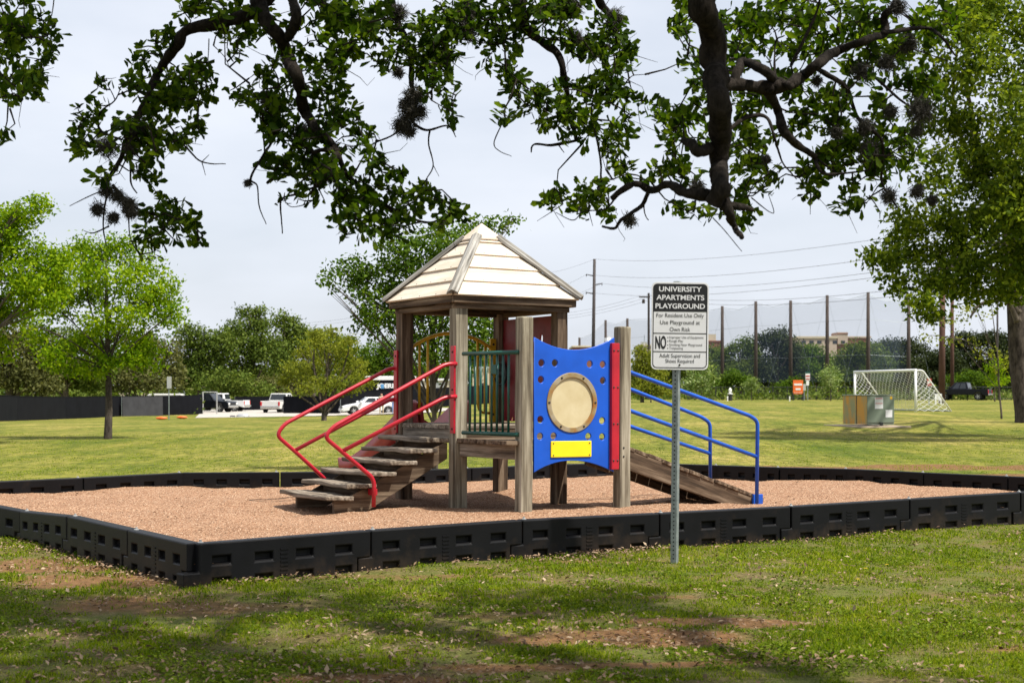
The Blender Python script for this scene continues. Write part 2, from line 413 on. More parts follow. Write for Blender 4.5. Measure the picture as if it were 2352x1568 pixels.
# ------------------------------------------------------------------ playground border: black plastic timbers
# joints: x, y, height of the top edge
FRONT = [(-1.95, 8.85, .27), (-0.97, 9.68, .272), (0.055, 10.42, .276), (1.11, 11.02, .274), (2.23, 11.62, .278), (3.39, 12.36, .282), (4.62, 13.15, .285), (5.75, 13.95, .285)]
LEFT = [(-1.95, 8.85, .27), (-2.56, 9.75, .268), (-3.28, 10.75, .275), (-3.95, 11.68, .235), (-4.78, 12.55, .262), (-5.40, 13.6, .27)]
BACK = [(-5.75, 14.65, .268), (-4.68, 15.6, .272), (-3.78, 16.45, .28), (-2.68, 16.55, .28), (-1.52, 16.75, .28), (-0.52, 17.45, .28), (0.45, 18.15, .285), (1.5, 18.62, .29),
        (2.60, 18.1, .28), (3.28, 17.55, .282), (4.03, 17.2, .283), (4.72, 16.4, .283), (5.42, 15.65, .284), (6.1, 15.0, .285)]
L0, HT, TH, TAB = 1.22, 0.305, 0.10, 0.10
def border_mesh():
    s = [-TAB, 0.0]; holes = []
    w = 0.125; gap = (L0 - TAB - 0.10 - 4*w)/3.0; x = 0.085
    for k in range(4):
        holes.append((x, x+w)); s += [x, x+w]; x += w + gap*0.93
    s += [L0-TAB-0.012, L0-0.012]
    s = sorted(set(round(a, 5) for a in s))
    z = [0, 0.030, 0.085, 0.128, 0.165, 0.222, HT]
    inc = {}; pk = {}
    for i in range(len(s)-1):
        for j in range(len(z)-1):
            a = (s[i]+s[i+1])/2; c = (z[j]+z[j+1])/2
            ok = True
            if a < 0 and c > 0.128: ok = False
            if a > L0-TAB-0.012 and c < 0.128: ok = False
            inc[i, j] = ok
            pk[i, j] = ok and any(h0 < a < h1 for h0, h1 in holes) and (0.03 < c < 0.085 or 0.165 < c < 0.222)
    mb = MB(); y = TH/2
    for (i, j), ok in inc.items():
        if not ok: continue
        a, b, c, d = s[i], s[i+1], z[j], z[j+1]
        for sg in (-1, 1):
            yy = sg*y
            if pk[i, j]:
                yi = sg*(y-0.04); e = 0.006
                o = [(a,yy,c),(b,yy,c),(b,yy,d),(a,yy,d)]; q = [(a+e,yi,c+0.012),(b-e,yi,c+0.012),(b-e,yi,d-e),(a+e,yi,d-e)]
                mb.add(o+q, [(4,5,6,7),(0,1,5,4),(1,2,6,5),(2,3,7,6),(3,0,4,7)])
            else: mb.add([(a,yy,c),(b,yy,c),(b,yy,d),(a,yy,d)], [(0,1,2,3)])
        for di, dj, f in ((-1,0,[(a,-y,c),(a,y,c),(a,y,d),(a,-y,d)]), (1,0,[(b,-y,c),(b,y,c),(b,y,d),(b,-y,d)]), (0,-1,[(a,-y,c),(b,-y,c),(b,y,c),(a,y,c)]), (0,1,[(a,-y,d),(b,-y,d),(b,y,d),(a,y,d)])):
            if not inc.get((i+di, j+dj), False): mb.add(f, [(0,1,2,3)])
    bm = bmesh.new(); me = mb.mesh('border_body'); bm.from_mesh(me)
    bmesh.ops.remove_doubles(bm, verts=bm.verts, dist=1e-5); bmesh.ops.recalc_face_normals(bm, faces=bm.faces); bm.to_mesh(me); bm.free()
    return me
bme = border_mesh(); bme.materials.append(M['black_plastic'])
rib = MB()
for k in range(7): rib.box(0.545, 0.60, -0.0545, -0.050, 0.07+k*0.026, 0.080+k*0.026)
rbme = rib.mesh('moulded_ribs'); rbme.materials.append(M['black_plastic'])
stk = MB(); stk.lathe([(0.018, 0), (0.018, 0.006), (0.008, 0.009), (0.008, 0.02)], 10)
stme = stk.mesh('stake_head'); stme.materials.append(M['zinc'])
def border(p, q, flip, label, k):
    a, b = Vector(p), Vector(q)
    if flip: a, b = b, a
    d = Vector((b.x-a.x, b.y-a.y, 0)); L = d.length
    o = thing('border_timber', label, 'border timber', (a.x, a.y, a.z-HT), math.atan2(d.y, d.x), 'black plastic border timbers')
    o.rotation_euler = (0, -math.atan2(b.z-a.z, L), math.atan2(d.y, d.x))
    bo = link('timber_body', bme, None, o); bo.scale = (L/L0, 1, 1)
    m = bo.modifiers.new('bevel', 'BEVEL'); m.width = 0.009; m.segments = 2; m.limit_method = 'ANGLE'; m.angle_limit = R(40)
    rr = link('moulded_ribs', rbme, None, o); rr.scale = (L/L0, 1, 1)
    st = link('stake_head', stme, None, o, loc=(0.035, 0, HT-0.001))
    return o
FW = ['nearest timber, running right from the sharp corner post', 'second timber right of the front corner, dead leaves at its foot', 'third front timber, dead leaves along its foot, left of the sign post',
      'front timber passing right behind the perforated sign post', 'front timber with grass blades, first one wholly right of the sign post', 'front timber with both rows of slots showing, near the right edge', 'front timber cut by the right edge of the photo']
for i in range(len(FRONT)-1): border(FRONT[i], FRONT[i+1], False, 'black slotted ' + FW[i], i)
LW = ['left timber with two rows of slots, at the sharp corner', 'left timber beside the stick, second from the sharp corner', 'left timber third from the corner, sunk in leaf litter', 'leftmost front timber cut by the left photo edge', 'timber left of the photo closing the border']
for i in range(len(LEFT)-1): border(LEFT[i], LEFT[i+1], True, 'black slotted ' + LW[i], i)
BW = ['back timber cut by the left photo edge', 'far left back timber with four slots, gap at its left end', 'far back timber, second from the back left gap', 'back timber left of and behind the wooden stairs', 'back timber seen under the wooden stairs', 'back timber seen between the tower legs', 'back timber seen beneath the blue panel', 'back timber behind the top of the ramp',
      'back timber behind the blue ramp rails', 'brownish back timber right behind the blue rail foot', 'brownish back timber, second right of the ramp foot', 'brownish back timber, third right of the ramp foot', 'back timber meeting the front row at the right']
for i in range(len(BACK)-1): border(BACK[i], BACK[i+1], True, 'black slotted ' + BW[i], i)

# gravel bed inside the border
poly = [p[:2] for p in FRONT] + [p[:2] for p in reversed(BACK)] + [p[:2] for p in reversed(LEFT[1:])]
PX = np.array([p[0] for p in poly]); PY = np.array([p[1] for p in poly])
def inside(x, y):
    c = np.zeros(np.shape(x), bool); j = len(PX)-1
    for i in range(len(PX)):
        cond = ((PY[i] > y) != (PY[j] > y)) & (x < (PX[j]-PX[i])*(y-PY[i])/(PY[j]-PY[i]+1e-12)+PX[i])
        c ^= cond; j = i
    return c
def gz(x, y):
    z = 0.125 + 0.040*mnoise.noise(Vector((x*0.8, y*0.8, 4.1))) + 0.022*mnoise.noise(Vector((x*3.1, y*3.1, 7.7))) + 0.006*mnoise.noise(Vector((x*9, y*9, 2.2)))
    z -= 0.05*math.exp(-((x+2.1)**2+(y-13.2)**2)/0.5) + 0.045*math.exp(-((x-2.6)**2+(y-14.4)**2)/0.4)
    z += 0.05*math.exp(-((x+0.05)**2+(y-15.1)**2)/0.09) - 0.04*math.exp(-((x-0.05)**2+(y-14.0)**2)/0.5)
    return z
st_ = 0.05
gx = np.arange(-6.2, 6.6, st_); gy = np.arange(8.7, 19.0, st_)
GX, GY = np.meshgrid(gx, gy)
cm = inside(GX[:-1,:-1]+st_/2, GY[:-1,:-1]+st_/2)
gi = np.arange(GX.size).reshape(GX.shape)
q = np.stack([gi[:-1,:-1], gi[:-1,1:], gi[1:,1:], gi[1:,:-1]], -1)[cm]
used = np.unique(q); rem = -np.ones(GX.size, int); rem[used] = np.arange(len(used))
GV = [(x, y, gz(x, y)) for x, y in zip(GX.ravel()[used], GY.ravel()[used])]
def gravel_mat():
    t = NT('pea_gravel'); p = t.pos()
    vo = t.n('ShaderNodeTexVoronoi'); vo.inputs['Scale'].default_value = 85; t.l(p, vo.inputs['Vector'])
    sx = t.n('ShaderNodeSeparateColor'); t.l(vo.outputs['Color'], sx.inputs['Color'])
    col = t.ramp(sx.outputs[0], [(0.0, (0.12, 0.063, 0.034)), (0.25, (0.245, 0.134, 0.077)), (0.6, (0.34, 0.194, 0.116)), (0.9, (0.44, 0.295, 0.195))])
    big = t.noise(p, 1.3, 4); col = t.mix(0.6, col, t.ramp(big, [(0.3, (0.78, 0.72, 0.66)), (0.7, (1.08, 1.05, 1.0))]), 'MULTIPLY')
    t.base(col).set(0.9, spec=0.2); t.bump(vo.outputs['Distance'], 0.8, 0.012); return t.m
M['gravel'] = gravel_mat()
tag(link('gravel_ground', np_mesh('gravel_ground', GV, [rem[q]], smooth=True), M['gravel']), kind='structure')
def chip_mat():
    t = NT('gravel_chip'); r = t.attr('rnd')
    t.base(t.ramp(r, [(0.0, (0.09, 0.048, 0.028)), (0.3, (0.255, 0.140, 0.080)), (0.7, (0.35, 0.204, 0.125)), (0.95, (0.49, 0.365, 0.26))])).set(0.9, spec=0.2); return t.m
def chips(n=60000):
    x = rng.uniform(-5.6, 6.2, n*2); y = 8.8 + (10.0)*rng.random(n*2)**1.4
    k = inside(x, y); x, y = x[k][:n], y[k][:n]; n = len(x)
    z = np.array([gz(a, b) for a, b in zip(x, y)])
    sz = rng.uniform(0.0035, 0.0085, n)
    base = np.array([(1,0,-.2), (-.5,.8,-.2), (-.5,-.8,-.2), (0.1,0.1,0.8)])
    ang = rng.uniform(0, 6.283, n); c, s_ = np.cos(ang), np.sin(ang)
    P = base[None]*sz[:,None,None]
    Vv = np.empty((n,4,3)); Vv[...,0] = P[...,0]*c[:,None]-P[...,1]*s_[:,None]+x[:,None]; Vv[...,1] = P[...,0]*s_[:,None]+P[...,1]*c[:,None]+y[:,None]; Vv[...,2] = P[...,2]+z[:,None]
    f = np.array([(0,1,3),(1,2,3),(2,0,3)])[None]+(np.arange(n)*4)[:,None,None]
    o = link('gravel', np_mesh('gravel', Vv.reshape(-1,3), [f.reshape(-1,3)], {'rnd': np.repeat(rng.random(n), 4)}), chip_mat())
    tag(o, 'loose reddish tan pea gravel filling the playground', 'gravel', kind='stuff')
chips()

# ------------------------------------------------------------------ the play structure
C0 = Vector((-0.32, 14.35, 0)); PHI = R(31)
play = thing('play_structure', 'wooden playground tower with pyramid roof, stairs, ramp and blue drum panel', 'play structure', C0, PHI)
play.rotation_euler = (0, R(0.35), PHI)
Rz = Matrix.Rotation(-PHI, 3, 'Z')
def loc(u, v, n, d):
    """point where the sight line through (u,v) meets the local plane n.p = d"""
    e = Rz @ (Vector((0, 0, EYE)) - C0); r = Rz @ Vector(((u-CX)/F, 1, -(v-HY)/F))
    n = Vector(n); return e + r*((d - n.dot(e))/n.dot(r))
def LX(u, v, d): return loc(u, v, (1,0,0), d)
def LY(u, v, d): return loc(u, v, (0,1,0), d)
s0 = 0.566
def plank(name, p0, p1, w, h, up, mat, parent=play, bevel=0.006, wob=0.004):
    """board from p0 to p1; w across, h along `up`; grain along its length"""
    p0, p1, up = Vector(p0), Vector(p1), Vector(up)
    L = (p1-p0).length; X = (p1-p0).normalized(); Yv = up.cross(X).normalized(); Z = X.cross(Yv)
    n = max(2, int(L/0.10)); vs = []; fs = []
    sd_ = random.random()*50
    for i in range(n+1):
        x = L*i/n
        for (yy, zz) in ((-w/2,-h/2),(w/2,-h/2),(w/2,h/2),(-w/2,h/2)):
            dv = mnoise.noise_vector(Vector((x*3+sd_, yy*9, zz*9)))*wob
            vs.append((x+dv.x*0.5, yy+dv.y, zz+dv.z))
    for i in range(n):
        for k in range(4):
            k2 = (k+1)%4; fs.append((i*4+k, (i+1)*4+k, (i+1)*4+k2, i*4+k2))
    fs += [(0,1,2,3), (n*4+3,n*4+2,n*4+1,n*4)]
    mw = Matrix((X, Yv, Z)).transposed().to_4x4(); mw.translation = p0
    return MB().add(vs, fs).build(name, mat, parent, bevel=bevel, mw=mw)
PW = 0.132
posts = {'A': (-s0, s0, 2.02), 'B': (-s0, -s0, 2.02), 'C': (s0, s0, 2.02), 'D': (s0, -s0, 2.02), 'E': (-s0+0.14, -s0-0.96, 1.868), 'F': (s0+0.085, -s0-0.95, 1.812)}
POST = {}
for k, (x, y, h) in posts.items():
    w = PW*(1.0 if k in 'AB' else 0.93)
    POST[k] = plank('post', (x, y, 0.0), (x, y, h), w, w, (0, 1, 0), M['wood_post'] if k in 'BEF' else M['wood_dark'], bevel=0.014 if k in 'EF' else 0.007, wob=0.005)
# bolt holes in the low front posts
def bolt_heads(pts, n, r, mat, parent, name='bolt', depth=0.006):
    mb = MB(); n = Vector(n).normalized(); q = n.to_track_quat('Z', 'Y').to_matrix().to_4x4()
    for p in pts:
        Mx = Matrix.Translation(Vector(p)) @ q; mb.lathe([(r, -0.002), (r, depth*0.6), (r*0.6, depth)], 10, Mx)
    return mb.build(name, mat, parent)
def wbolt(pl, nrm, r=0.009, nm='bolt_hole', mat='hole_dark'):
    for p_ in pl: bolt_heads([p_], nrm, r, M[mat], play, nm, 0.003)
fy = -s0-0.95-PW*0.93/2-0.001
wbolt([LY(1217, 1026, fy), LY(1217, 1046, fy)], (0,-1,0)); wbolt([LY(1432, 1027, fy), LY(1432, 1047, fy)], (0,-1,0))

# floors
ZT, ZL = 0.885, 0.765
db = MB(); nb = 7; wb = 2*(s0+0.02)/nb
for i in range(nb): db.box(-s0-0.055, s0+0.055, -s0-0.02+i*wb+0.004, -s0-0.02+(i+1)*wb-0.004, ZT-0.042, ZT)
tower_deck = db.build('deck', M['wood'], play, bevel=0.006)
plank('deck_beam', (-s0-0.03, -s0+0.068, ZT-0.09), (-s0-0.03, s0-0.068, ZT-0.09), 0.042, 0.094, (0,0,1), M['wood'], tower_deck)
plank('deck_beam', (s0+0.03, -s0, ZT-0.12), (s0+0.03, s0, ZT-0.12), 0.042, 0.14, (0,0,1), M['wood_dark'], tower_deck)
plank('deck_beam', (-s0, s0+0.03, ZT-0.12), (s0, s0+0.03, ZT-0.12), 0.042, 0.14, (0,0,1), M['wood_dark'], tower_deck)
plank('deck_beam', (-s0, -s0-0.03, ZT-0.12), (s0, -s0-0.03, ZT-0.12), 0.042, 0.14, (0,0,1), M['wood_dark'], tower_deck)
db = MB(); y1, y0 = -s0-0.03, -s0-0.98; nb = 7
for i in range(nb):
    a = y0 + (y1-y0)*i/nb
    db.box(-s0-0.05, s0+0.09, a+0.003, a+(y1-y0)/nb-0.006, ZL-0.042, ZL-0.002)
low_deck = db.build('deck', M['wood_dark'], play, bevel=0.006)
plank('deck_beam', (-s0+0.0, -s0-0.065, ZL-0.108), (-s0+0.13, -s0-0.96, ZL-0.108), 0.042, 0.13, (0,0,1), M['wood'], low_deck)
plank('deck_beam', (s0+0.05, -s0-0.06, ZL-0.12), (s0+0.08, -s0-0.9, ZL-0.12), 0.042, 0.14, (0,0,1), M['wood_dark'], low_deck)
plank('deck_beam', (-s0+0.2, -s0-0.93, ZL-0.12), (s0+0.02, -s0-0.93, ZL-0.12), 0.042, 0.14, (0,0,1), M['wood_dark'], low_deck)

# roof: lapped boards on four slopes, hip boards, cap, eaves
roof = bpy.data.objects.new('roof', None); COL.objects.link(roof); roof.parent = play
ZE, HE, ZC, HC = 2.095, 0.70, 2.705, 0.135
RA = []
ncourse = 5; fr = [0, 0.235, 0.47, 0.70, 0.93, 1.0]
FD = [((0,-1,0), (1,0,0)), ((1,0,0), (0,1,0)), ((0,1,0), (-1,0,0)), ((-1,0,0), (0,-1,0))]
for nrm, tan in FD:
    nrm, tan = Vector(nrm), Vector(tan)
    for i in range(ncourse):
        t0, t1 = fr[i], min(fr[i+1]+0.03, 1.0)
        h0, z0 = HE+(HC-HE)*t0, ZE+(ZC-ZE)*t0; h1, z1 = HE+(HC-HE)*t1, ZE+(ZC-ZE)*t1
        up = 0.026; th = 0.020
        a = nrm*h0 + Vector((0,0,z0)); b = nrm*h1 + Vector((0,0,z1))
        sl = (b-a).normalized(); no = tan.cross(sl).normalized()
        if no.z < 0: no = -no
        L = (b-a).length
        vs = [(-h0, 0, up-th), (h0, 0, up-th), (h1, L, -th+0.004), (-h1, L, -th+0.004), (-h0, 0, up), (h0, 0, up), (h1, L, 0.006), (-h1, L, 0.006)]
        mb = MB().add(vs, [(0,3,2,1),(4,5,6,7),(0,1,5,4),(1,2,6,5),(2,3,7,6),(3,0,4,7)])
        mw = Matrix((tan, sl, no)).transposed().to_4x4(); mw.translation = a
        tilt = Matrix.Rotation(random.uniform(-0.004, 0.004), 4, 'Z')
        o = mb.build('roof_board', M['roof_wood'], roof, bevel=0.003, mw=mw @ tilt)
        if i < 4:
            nl = 3 if i < 2 else 2
            bolt_heads([((-h0*0.8+1.6*h0*(q_+0.5)/nl)+random.uniform(-.03,.03), 0.022, up-0.002) for q_ in range(nl)], (0,0,1), 0.0055, M['bolt'], o, 'nail_heads', 0.004)
# screws on the boards
for sx, sy in ((-1,-1), (1,-1), (1,1), (-1,1)):
    e0 = Vector((sx*(HE+0.012), sy*(HE+0.012), ZE+0.003)); e1 = Vector((sx*HC*0.8, sy*HC*0.8, ZC+0.018))
    d = (e1-e0); dh = Vector((sx, sy, 0)).normalized(); side = Vector((-dh.y, dh.x, 0))
    nrm = d.cross(side).normalized()
    if nrm.z < 0: nrm = -nrm
    L = d.length; X = d.normalized(); W = 0.052; drop = 0.026; tk = 0.026
    n = 8; vs = []; fs = []
    for i in range(n+1):
        x = L*i/n
        sec = [(-W,-drop), (0,0), (W,-drop), (W,-drop+tk), (0,tk+0.004), (-W,-drop+tk)]
        for (yy, zz) in sec:
            dv = mnoise.noise_vector(Vector((x*4+sx*7, yy*9+sy*5, zz*9)))*0.004; vs.append((x+dv.x, yy+dv.y, zz+dv.z+0.034))
    for i in range(n):
        for k in range(6):
            k2 = (k+1)%6; fs.append((i*6+k, (i+1)*6+k, (i+1)*6+k2, i*6+k2))
    fs += [tuple(range(6)), tuple(n*6+k for k in range(5,-1,-1))]
    Y2 = nrm.cross(X); mw = Matrix((X, Y2, nrm)).transposed().to_4x4(); mw.translation = e0
    MB().add(vs, fs).build('hip_board', M['wood_silver'], roof, bevel=0.004, mw=mw)
hc = 0.168
cap = MB().add([(-hc,-hc,2.705),(hc,-hc,2.705),(hc,hc,2.705),(-hc,hc,2.705),(-hc,-hc,2.718),(hc,-hc,2.718),(hc,hc,2.718),(-hc,hc,2.718),(0,0,2.888)],
    [(3,2,1,0),(0,1,5,4),(1,2,6,5),(2,3,7,6),(3,0,4,7),(4,5,8),(5,6,8),(6,7,8),(7,4,8)])
cap.build('roof_cap', M['roof_wood'], roof, bevel=0.003)
def eave(h, z0, z1, tk, nm, mat):
    for nrm, tan in FD:
        nrm, tan = Vector(nrm), Vector(tan)
        # mitred corners: two boards butt against two through boards
        e = h if abs(nrm.y) > 0.5 else h-tk-0.001
        a = nrm*(h-tk/2)-tan*e; b = nrm*(h-tk/2)+tan*e
        a.z = b.z = (z0+z1)/2
        plank(nm, a, b, tk, z1-z0, (0,0,1), mat, roof, wob=0.002)
eave(HE-0.012, 2.035, 2.100, 0.04, 'fascia', M['wood_dark'])
eave(HE-0.060, 1.985, 2.033, 0.09, 'header_beam', M['wood_dark'])
# simple rafters under the boards
for nrm, tan in FD:
    nrm = Vector(nrm); plank('rafter', nrm*(HE-0.1)+Vector((0,0,ZE-0.01)), nrm*0.10+Vector((0,0,ZC-0.08)), 0.04, 0.07, (0,0,1), M['wood_dark'], roof)

# stairs
stairs = bpy.data.objects.new('stairs', None); COL.objects.link(stairs); stairs.parent = play
for i in range(6):
    x = -1.935 + 0.215*i; z = 0.25 + 0.1026*i
    yo = random.uniform(-0.012, 0.012); dz = random.uniform(-0.006, 0.006)
    ya, yb = (-0.575, 0.50) if i < 5 else (-0.49, 0.60)
    plank('tread', (x+0.15, ya+yo, z-0.021+dz), (x+0.15, yb+yo, z-0.021-dz), 0.295, 0.042, (0,0,1), M['wood'], stairs, bevel=0.01, wob=0.014)
def stringer(y):
    poly = [(-1.80, 0.05), (-1.80, 0.205), (-1.72, 0.205), (-0.68, 0.715), (-0.64, 0.715), (-0.64, 0.565), (-1.56, 0.05)]
    o = MB().prism(poly, -0.022, 0.022).build('stringer', M['wood_brown'], stairs, bevel=0.005, loc=(0, y, 0)); return o
stringer(-0.47); stringer(0.40)
for i in range(1, 6):                               # dark riser blocks set back below each tread
    x = -1.935 + 0.215*i + 0.20; z = 0.25 + 0.1026*i
    plank('riser', (x, -0.44, z-0.095), (x, 0.37, z-0.095), 0.03, 0.095, (0,0,1), M['wood_dark'], stairs)

# hand rails
def rail(name, mat, paths, r, parent=play, extra=None, flange=None, rr=0.06):
    mb = MB()
    for p in paths: mb.tube(fillet(p, rr), r, 10)
    if flange: mb.box(*flange)
    return mb.build(name, mat, parent, smooth=True)
def red_rail(yl, pts_u, pts_l, xp):
    up = [LY(u, v, yl) for u, v in pts_u]; lo = [LY(u, v, yl) for u, v in pts_l]
    r = rail('stair_rail', M['red'], [up, lo], 0.0195, rr=0.075)
    return r, up, lo
rn, un, ln = red_rail(-0.635, [(1047, 836), (1022, 837), (765, 982), (744, 1006), (853, 1097), (859, 1112), (858, 1166)], [(1047, 911), (1021, 913), (786, 1038)], 0)
rf, uf, lf = red_rail(0.635, [(922, 846), (895, 846), (652, 976), (634, 1002), (684, 1045), (742, 1098), (755, 1112), (757, 1150)], [(922, 916), (895, 918), (677, 1036)], 0)
for r_, yl, (ua, va, vb) in ((rn, -0.635, (1042, 795, 996)), (rf, 0.635, (915.5, 805, 995))):
    xw = -s0-PW/2-0.011
    a, b = LX(ua, va, xw), LX(ua, vb, xw)
    yc = -0.60 if yl < 0 else 0.602
    MB().box(xw-0.010, xw+0.010, yc-0.036, yc+0.036, b.z, a.z).build('mounting_plate', M['red'], r_, bevel=0.003)
    bolt_heads([(xw-0.011, yc-0.004, b.z+(a.z-b.z)*t) for t in (0.05, 0.5, 0.93)], (-1,0,0), 0.011, M['bolt'], r_)
MB().box(-1.47, -1.42, -0.60, -0.50, 0.25, 0.31).build('foot_bracket', M['red'], rn, bevel=0.004)
def blue_rail(yl, up, lo):
    return rail('ramp_rail', M['blue_rail'], [[LY(u, v, yl) for u, v in up], [LY(u, v, yl) for u, v in lo]], 0.0195, rr=0.09)
blue_rail(-1.50, [(1436, 850), (1452, 856), (1723, 952), (1739, 964), (1738, 1152)], [(1436, 938), (1452, 944), (1737, 1045)])
blue_rail(-0.79, [(1432, 887), (1452, 894), (1612, 955), (1630, 968), (1631, 1096)], [(1432, 972), (1452, 979), (1630, 1038)])
# ramp
ramp = bpy.data.objects.new('ramp', None); COL.objects.link(ramp); ramp.parent = play
rt0 = LY(1452, 1027, -1.45); rt1 = LY(1752, 1139, -1.45)
dr = (rt1-rt0).normalized(); a0 = rt0 - dr*0.14
nrm_r = Vector((0,1,0)).cross(dr).normalized()
if nrm_r.z < 0: nrm_r = -nrm_r
sa = math.atan2(dr.z, dr.x)
for y in (-1.445, -0.86):
    p0, p1 = Vector((a0.x, y, a0.z)), Vector((rt1.x, y, rt1.z))
    poly = [(p0.x, p0.z-0.03), (p1.x-0.03, p1.z-0.03), (p1.x-0.045, 0.06), (p1.x-0.36, 0.06), (p1.x-0.52, 0.12), (p0.x, p0.z-0.225)]
    ca, sn = math.cos(sa), math.sin(sa)
    pl_ = [((x-p0.x)*ca+(z-p0.z)*sn, -(x-p0.x)*sn+(z-p0.z)*ca) for x, z in poly]
    MB().prism(pl_, -0.022, 0.022).build('ramp_side', M['wood_dark'], ramp, bevel=0.004, loc=(p0.x, y, p0.z), rot=(0, -sa, 0))
nb = 11; Lr = (rt1-a0).length
for i in range(nb):
    m = a0 + dr*(Lr*(i+0.5)/nb) - nrm_r*0.018 + nrm_r*random.uniform(-0.004, 0.004)
    plank('ramp_board', (m.x, -1.475+random.uniform(-.012,.012), m.z), (m.x, -0.83+random.uniform(-.01,.01), m.z), Lr/nb-0.006, 0.036, nrm_r, M['wood_dark'], ramp, bevel=0.006, wob=0.006)
MB().box(rt1.x-0.16, rt1.x-0.04, -1.5, -1.468, 0.10, 0.20).build('foot_bracket', M['blue_rail'], ramp, bevel=0.004)

# green bar panel between B and the low post
e2 = [Vector((-s0-0.075, -s0-0.05, 0)), Vector((-s0+0.065, -s0-0.905, 0))]
dxy = (e2[1]-e2[0]).normalized(); nn = Vector((-dxy.y, dxy.x, 0)); dd = nn.dot(e2[0])
LG = lambda u, v: loc(u, v, nn, dd)
gp = bpy.data.objects.new('bar_panel', None); COL.objects.link(gp); gp.parent = play
mb = MB(); zt, zb_ = LG(1120, 811.5).z, LG(1120, 996).z
p0 = LG(1062, 812); p1 = LG(1190, 812)
for z in (zt, zb_): MB().tube([(p0.x, p0.y, z), (p1.x, p1.y, z)], 0.0195, 12).build('rail', M['green'], gp, smooth=True)
for u in (1077.6, 1089.5, 1102, 1115, 1127.6, 1140, 1153.5, 1166.6):
    p = LG(u, 900); MB().tube([(p.x, p.y, zb_+0.01), (p.x, p.y, zt-0.01)], 0.0115, 10).build('bar', M['green'], gp, smooth=True)
a, b = LG(1127, 839), LG(1143, 859); c = (a+b)/2
mw = Matrix((dxy, nn, Vector((0,0,1)))).transposed().to_4x4(); mw.translation = c
MB().box(-0.04, 0.04, -0.016, 0.016, -0.042, 0.042).build('plate', M['green'], gp, bevel=0.004, mw=mw)

# blue drum panel between the two low posts
yb = -s0-0.95-0.045
LB = lambda u, v: LY(u, v, yb)
V2 = lambda u, v: (LB(u, v).x, LB(u, v).z)
def arc_pts(pa, pm, pb, n=14):
    pa, pm, pb = [Vector((p[0], p[1])) for p in (pa, pm, pb)]
    c = 2*pm-0.5*(pa+pb); return [tuple(pa*(1-t)**2+c*2*t*(1-t)+pb*t*t) for t in [k/n for k in range(n+1)]]
xl, xr = V2(1225, 900)[0], V2(1407, 900)[0]
tl, tr, bl, br = V2(1226, 776)[1], V2(1406, 776)[1], V2(1223, 1084)[1], V2(1407, 1081)[1]
top = arc_pts((xl, tl), (V2(1316, 804)[0], V2(1316, 804)[1]), (xr, tr)); bot = arc_pts((xr, br), V2(1312, 1056), (xl, bl))
circ = lambda c, r, n=24: [(c[0]+r*math.cos(2*math.pi*k/n), c[1]+r*math.sin(2*math.pi*k/n)) for k in range(n)]
dc = V2(1311, 924); dR = 0.272
hp = [(330,430),(420,430),(653,435),(740,437),(327,541),(741,545),(325,808),(738,812),(323,920),(414,917),(646,918),(738,920)]
holes = [circ(V2(1127+0.3437*x, 686+0.3437*y), 0.036) for x, y in hp]
me = filled([top+bot] + holes + [circ(dc, dR-0.03, 40)], 0.010, 'drum_panel', 0.004)
mwp = Matrix(((1,0,0,0),(0,0,-1,yb),(0,1,0,0),(0,0,0,1)))
bp = link('drum_panel', me, M['blue'], play, mw=mwp)
MB().lathe([(dR-0.031, -0.004), (dR-0.031, 0.004)], 48).build('drum_skin', M['drum'], bp, mw=Matrix.Translation((dc[0], dc[1], 0.0)))
ring = MB(); sd2 = 56
vs = []; fs = []
for k in range(sd2):
    a = 2*math.pi*k/sd2
    for r_, z_ in ((dR-0.045, 0.0), (dR-0.045, 0.016), (dR, 0.016), (dR, 0.0)): vs.append((r_*math.cos(a), r_*math.sin(a), z_))
for k in range(sd2):
    k2 = (k+1)%sd2
    for j in range(4): fs.append((k*4+j, k*4+(j+1)%4, k2*4+(j+1)%4, k2*4+j))
MB().add(vs, fs).build('drum_ring', M['ring'], bp, bevel=0.003, mw=Matrix.Translation((dc[0], dc[1], 0.004)))
bolt_heads([(dc[0]+(dR-0.022)*math.cos(a), dc[1]+(dR-0.022)*math.sin(a), 0.02) for a in [R(x) for x in (0, 62, 118, 180, 240, 300)]], (0,0,1), 0.011, M['bolt'], bp)
ya_, yb2 = V2(1262, 1013), V2(1355, 1048)
MB().box(ya_[0], yb2[0], yb2[1], ya_[1], 0.008, 0.022).build('yellow_plate', M['yellow'], bp, bevel=0.006)
bolt_heads([(ya_[0]+0.025 if i else yb2[0]-0.025, ya_[1]-0.02 if j else yb2[1]+0.02, 0.022) for i in (0,1) for j in (0,1)], (0,0,1), 0.006, M['bolt'], bp)
ra, rb = V2(1398, 787), V2(1415, 1076)
rs = MB(); rs.box(ra[0], ra[0]+0.012, rb[1], ra[1], -0.01, 0.045); rs.box(ra[0]+0.012, rb[0], rb[1], ra[1], 0.032, 0.045)
rs = rs.build('red_bracket', M['red'], bp, bevel=0.003)
bolt_heads([(x, rb[1]+(ra[1]-rb[1])*t, 0.045) for x in (ra[0]+0.02, rb[0]-0.018) for t in (0.07, 0.36, 0.65, 0.94)], (0,0,1), 0.009, M['bolt'], rs)

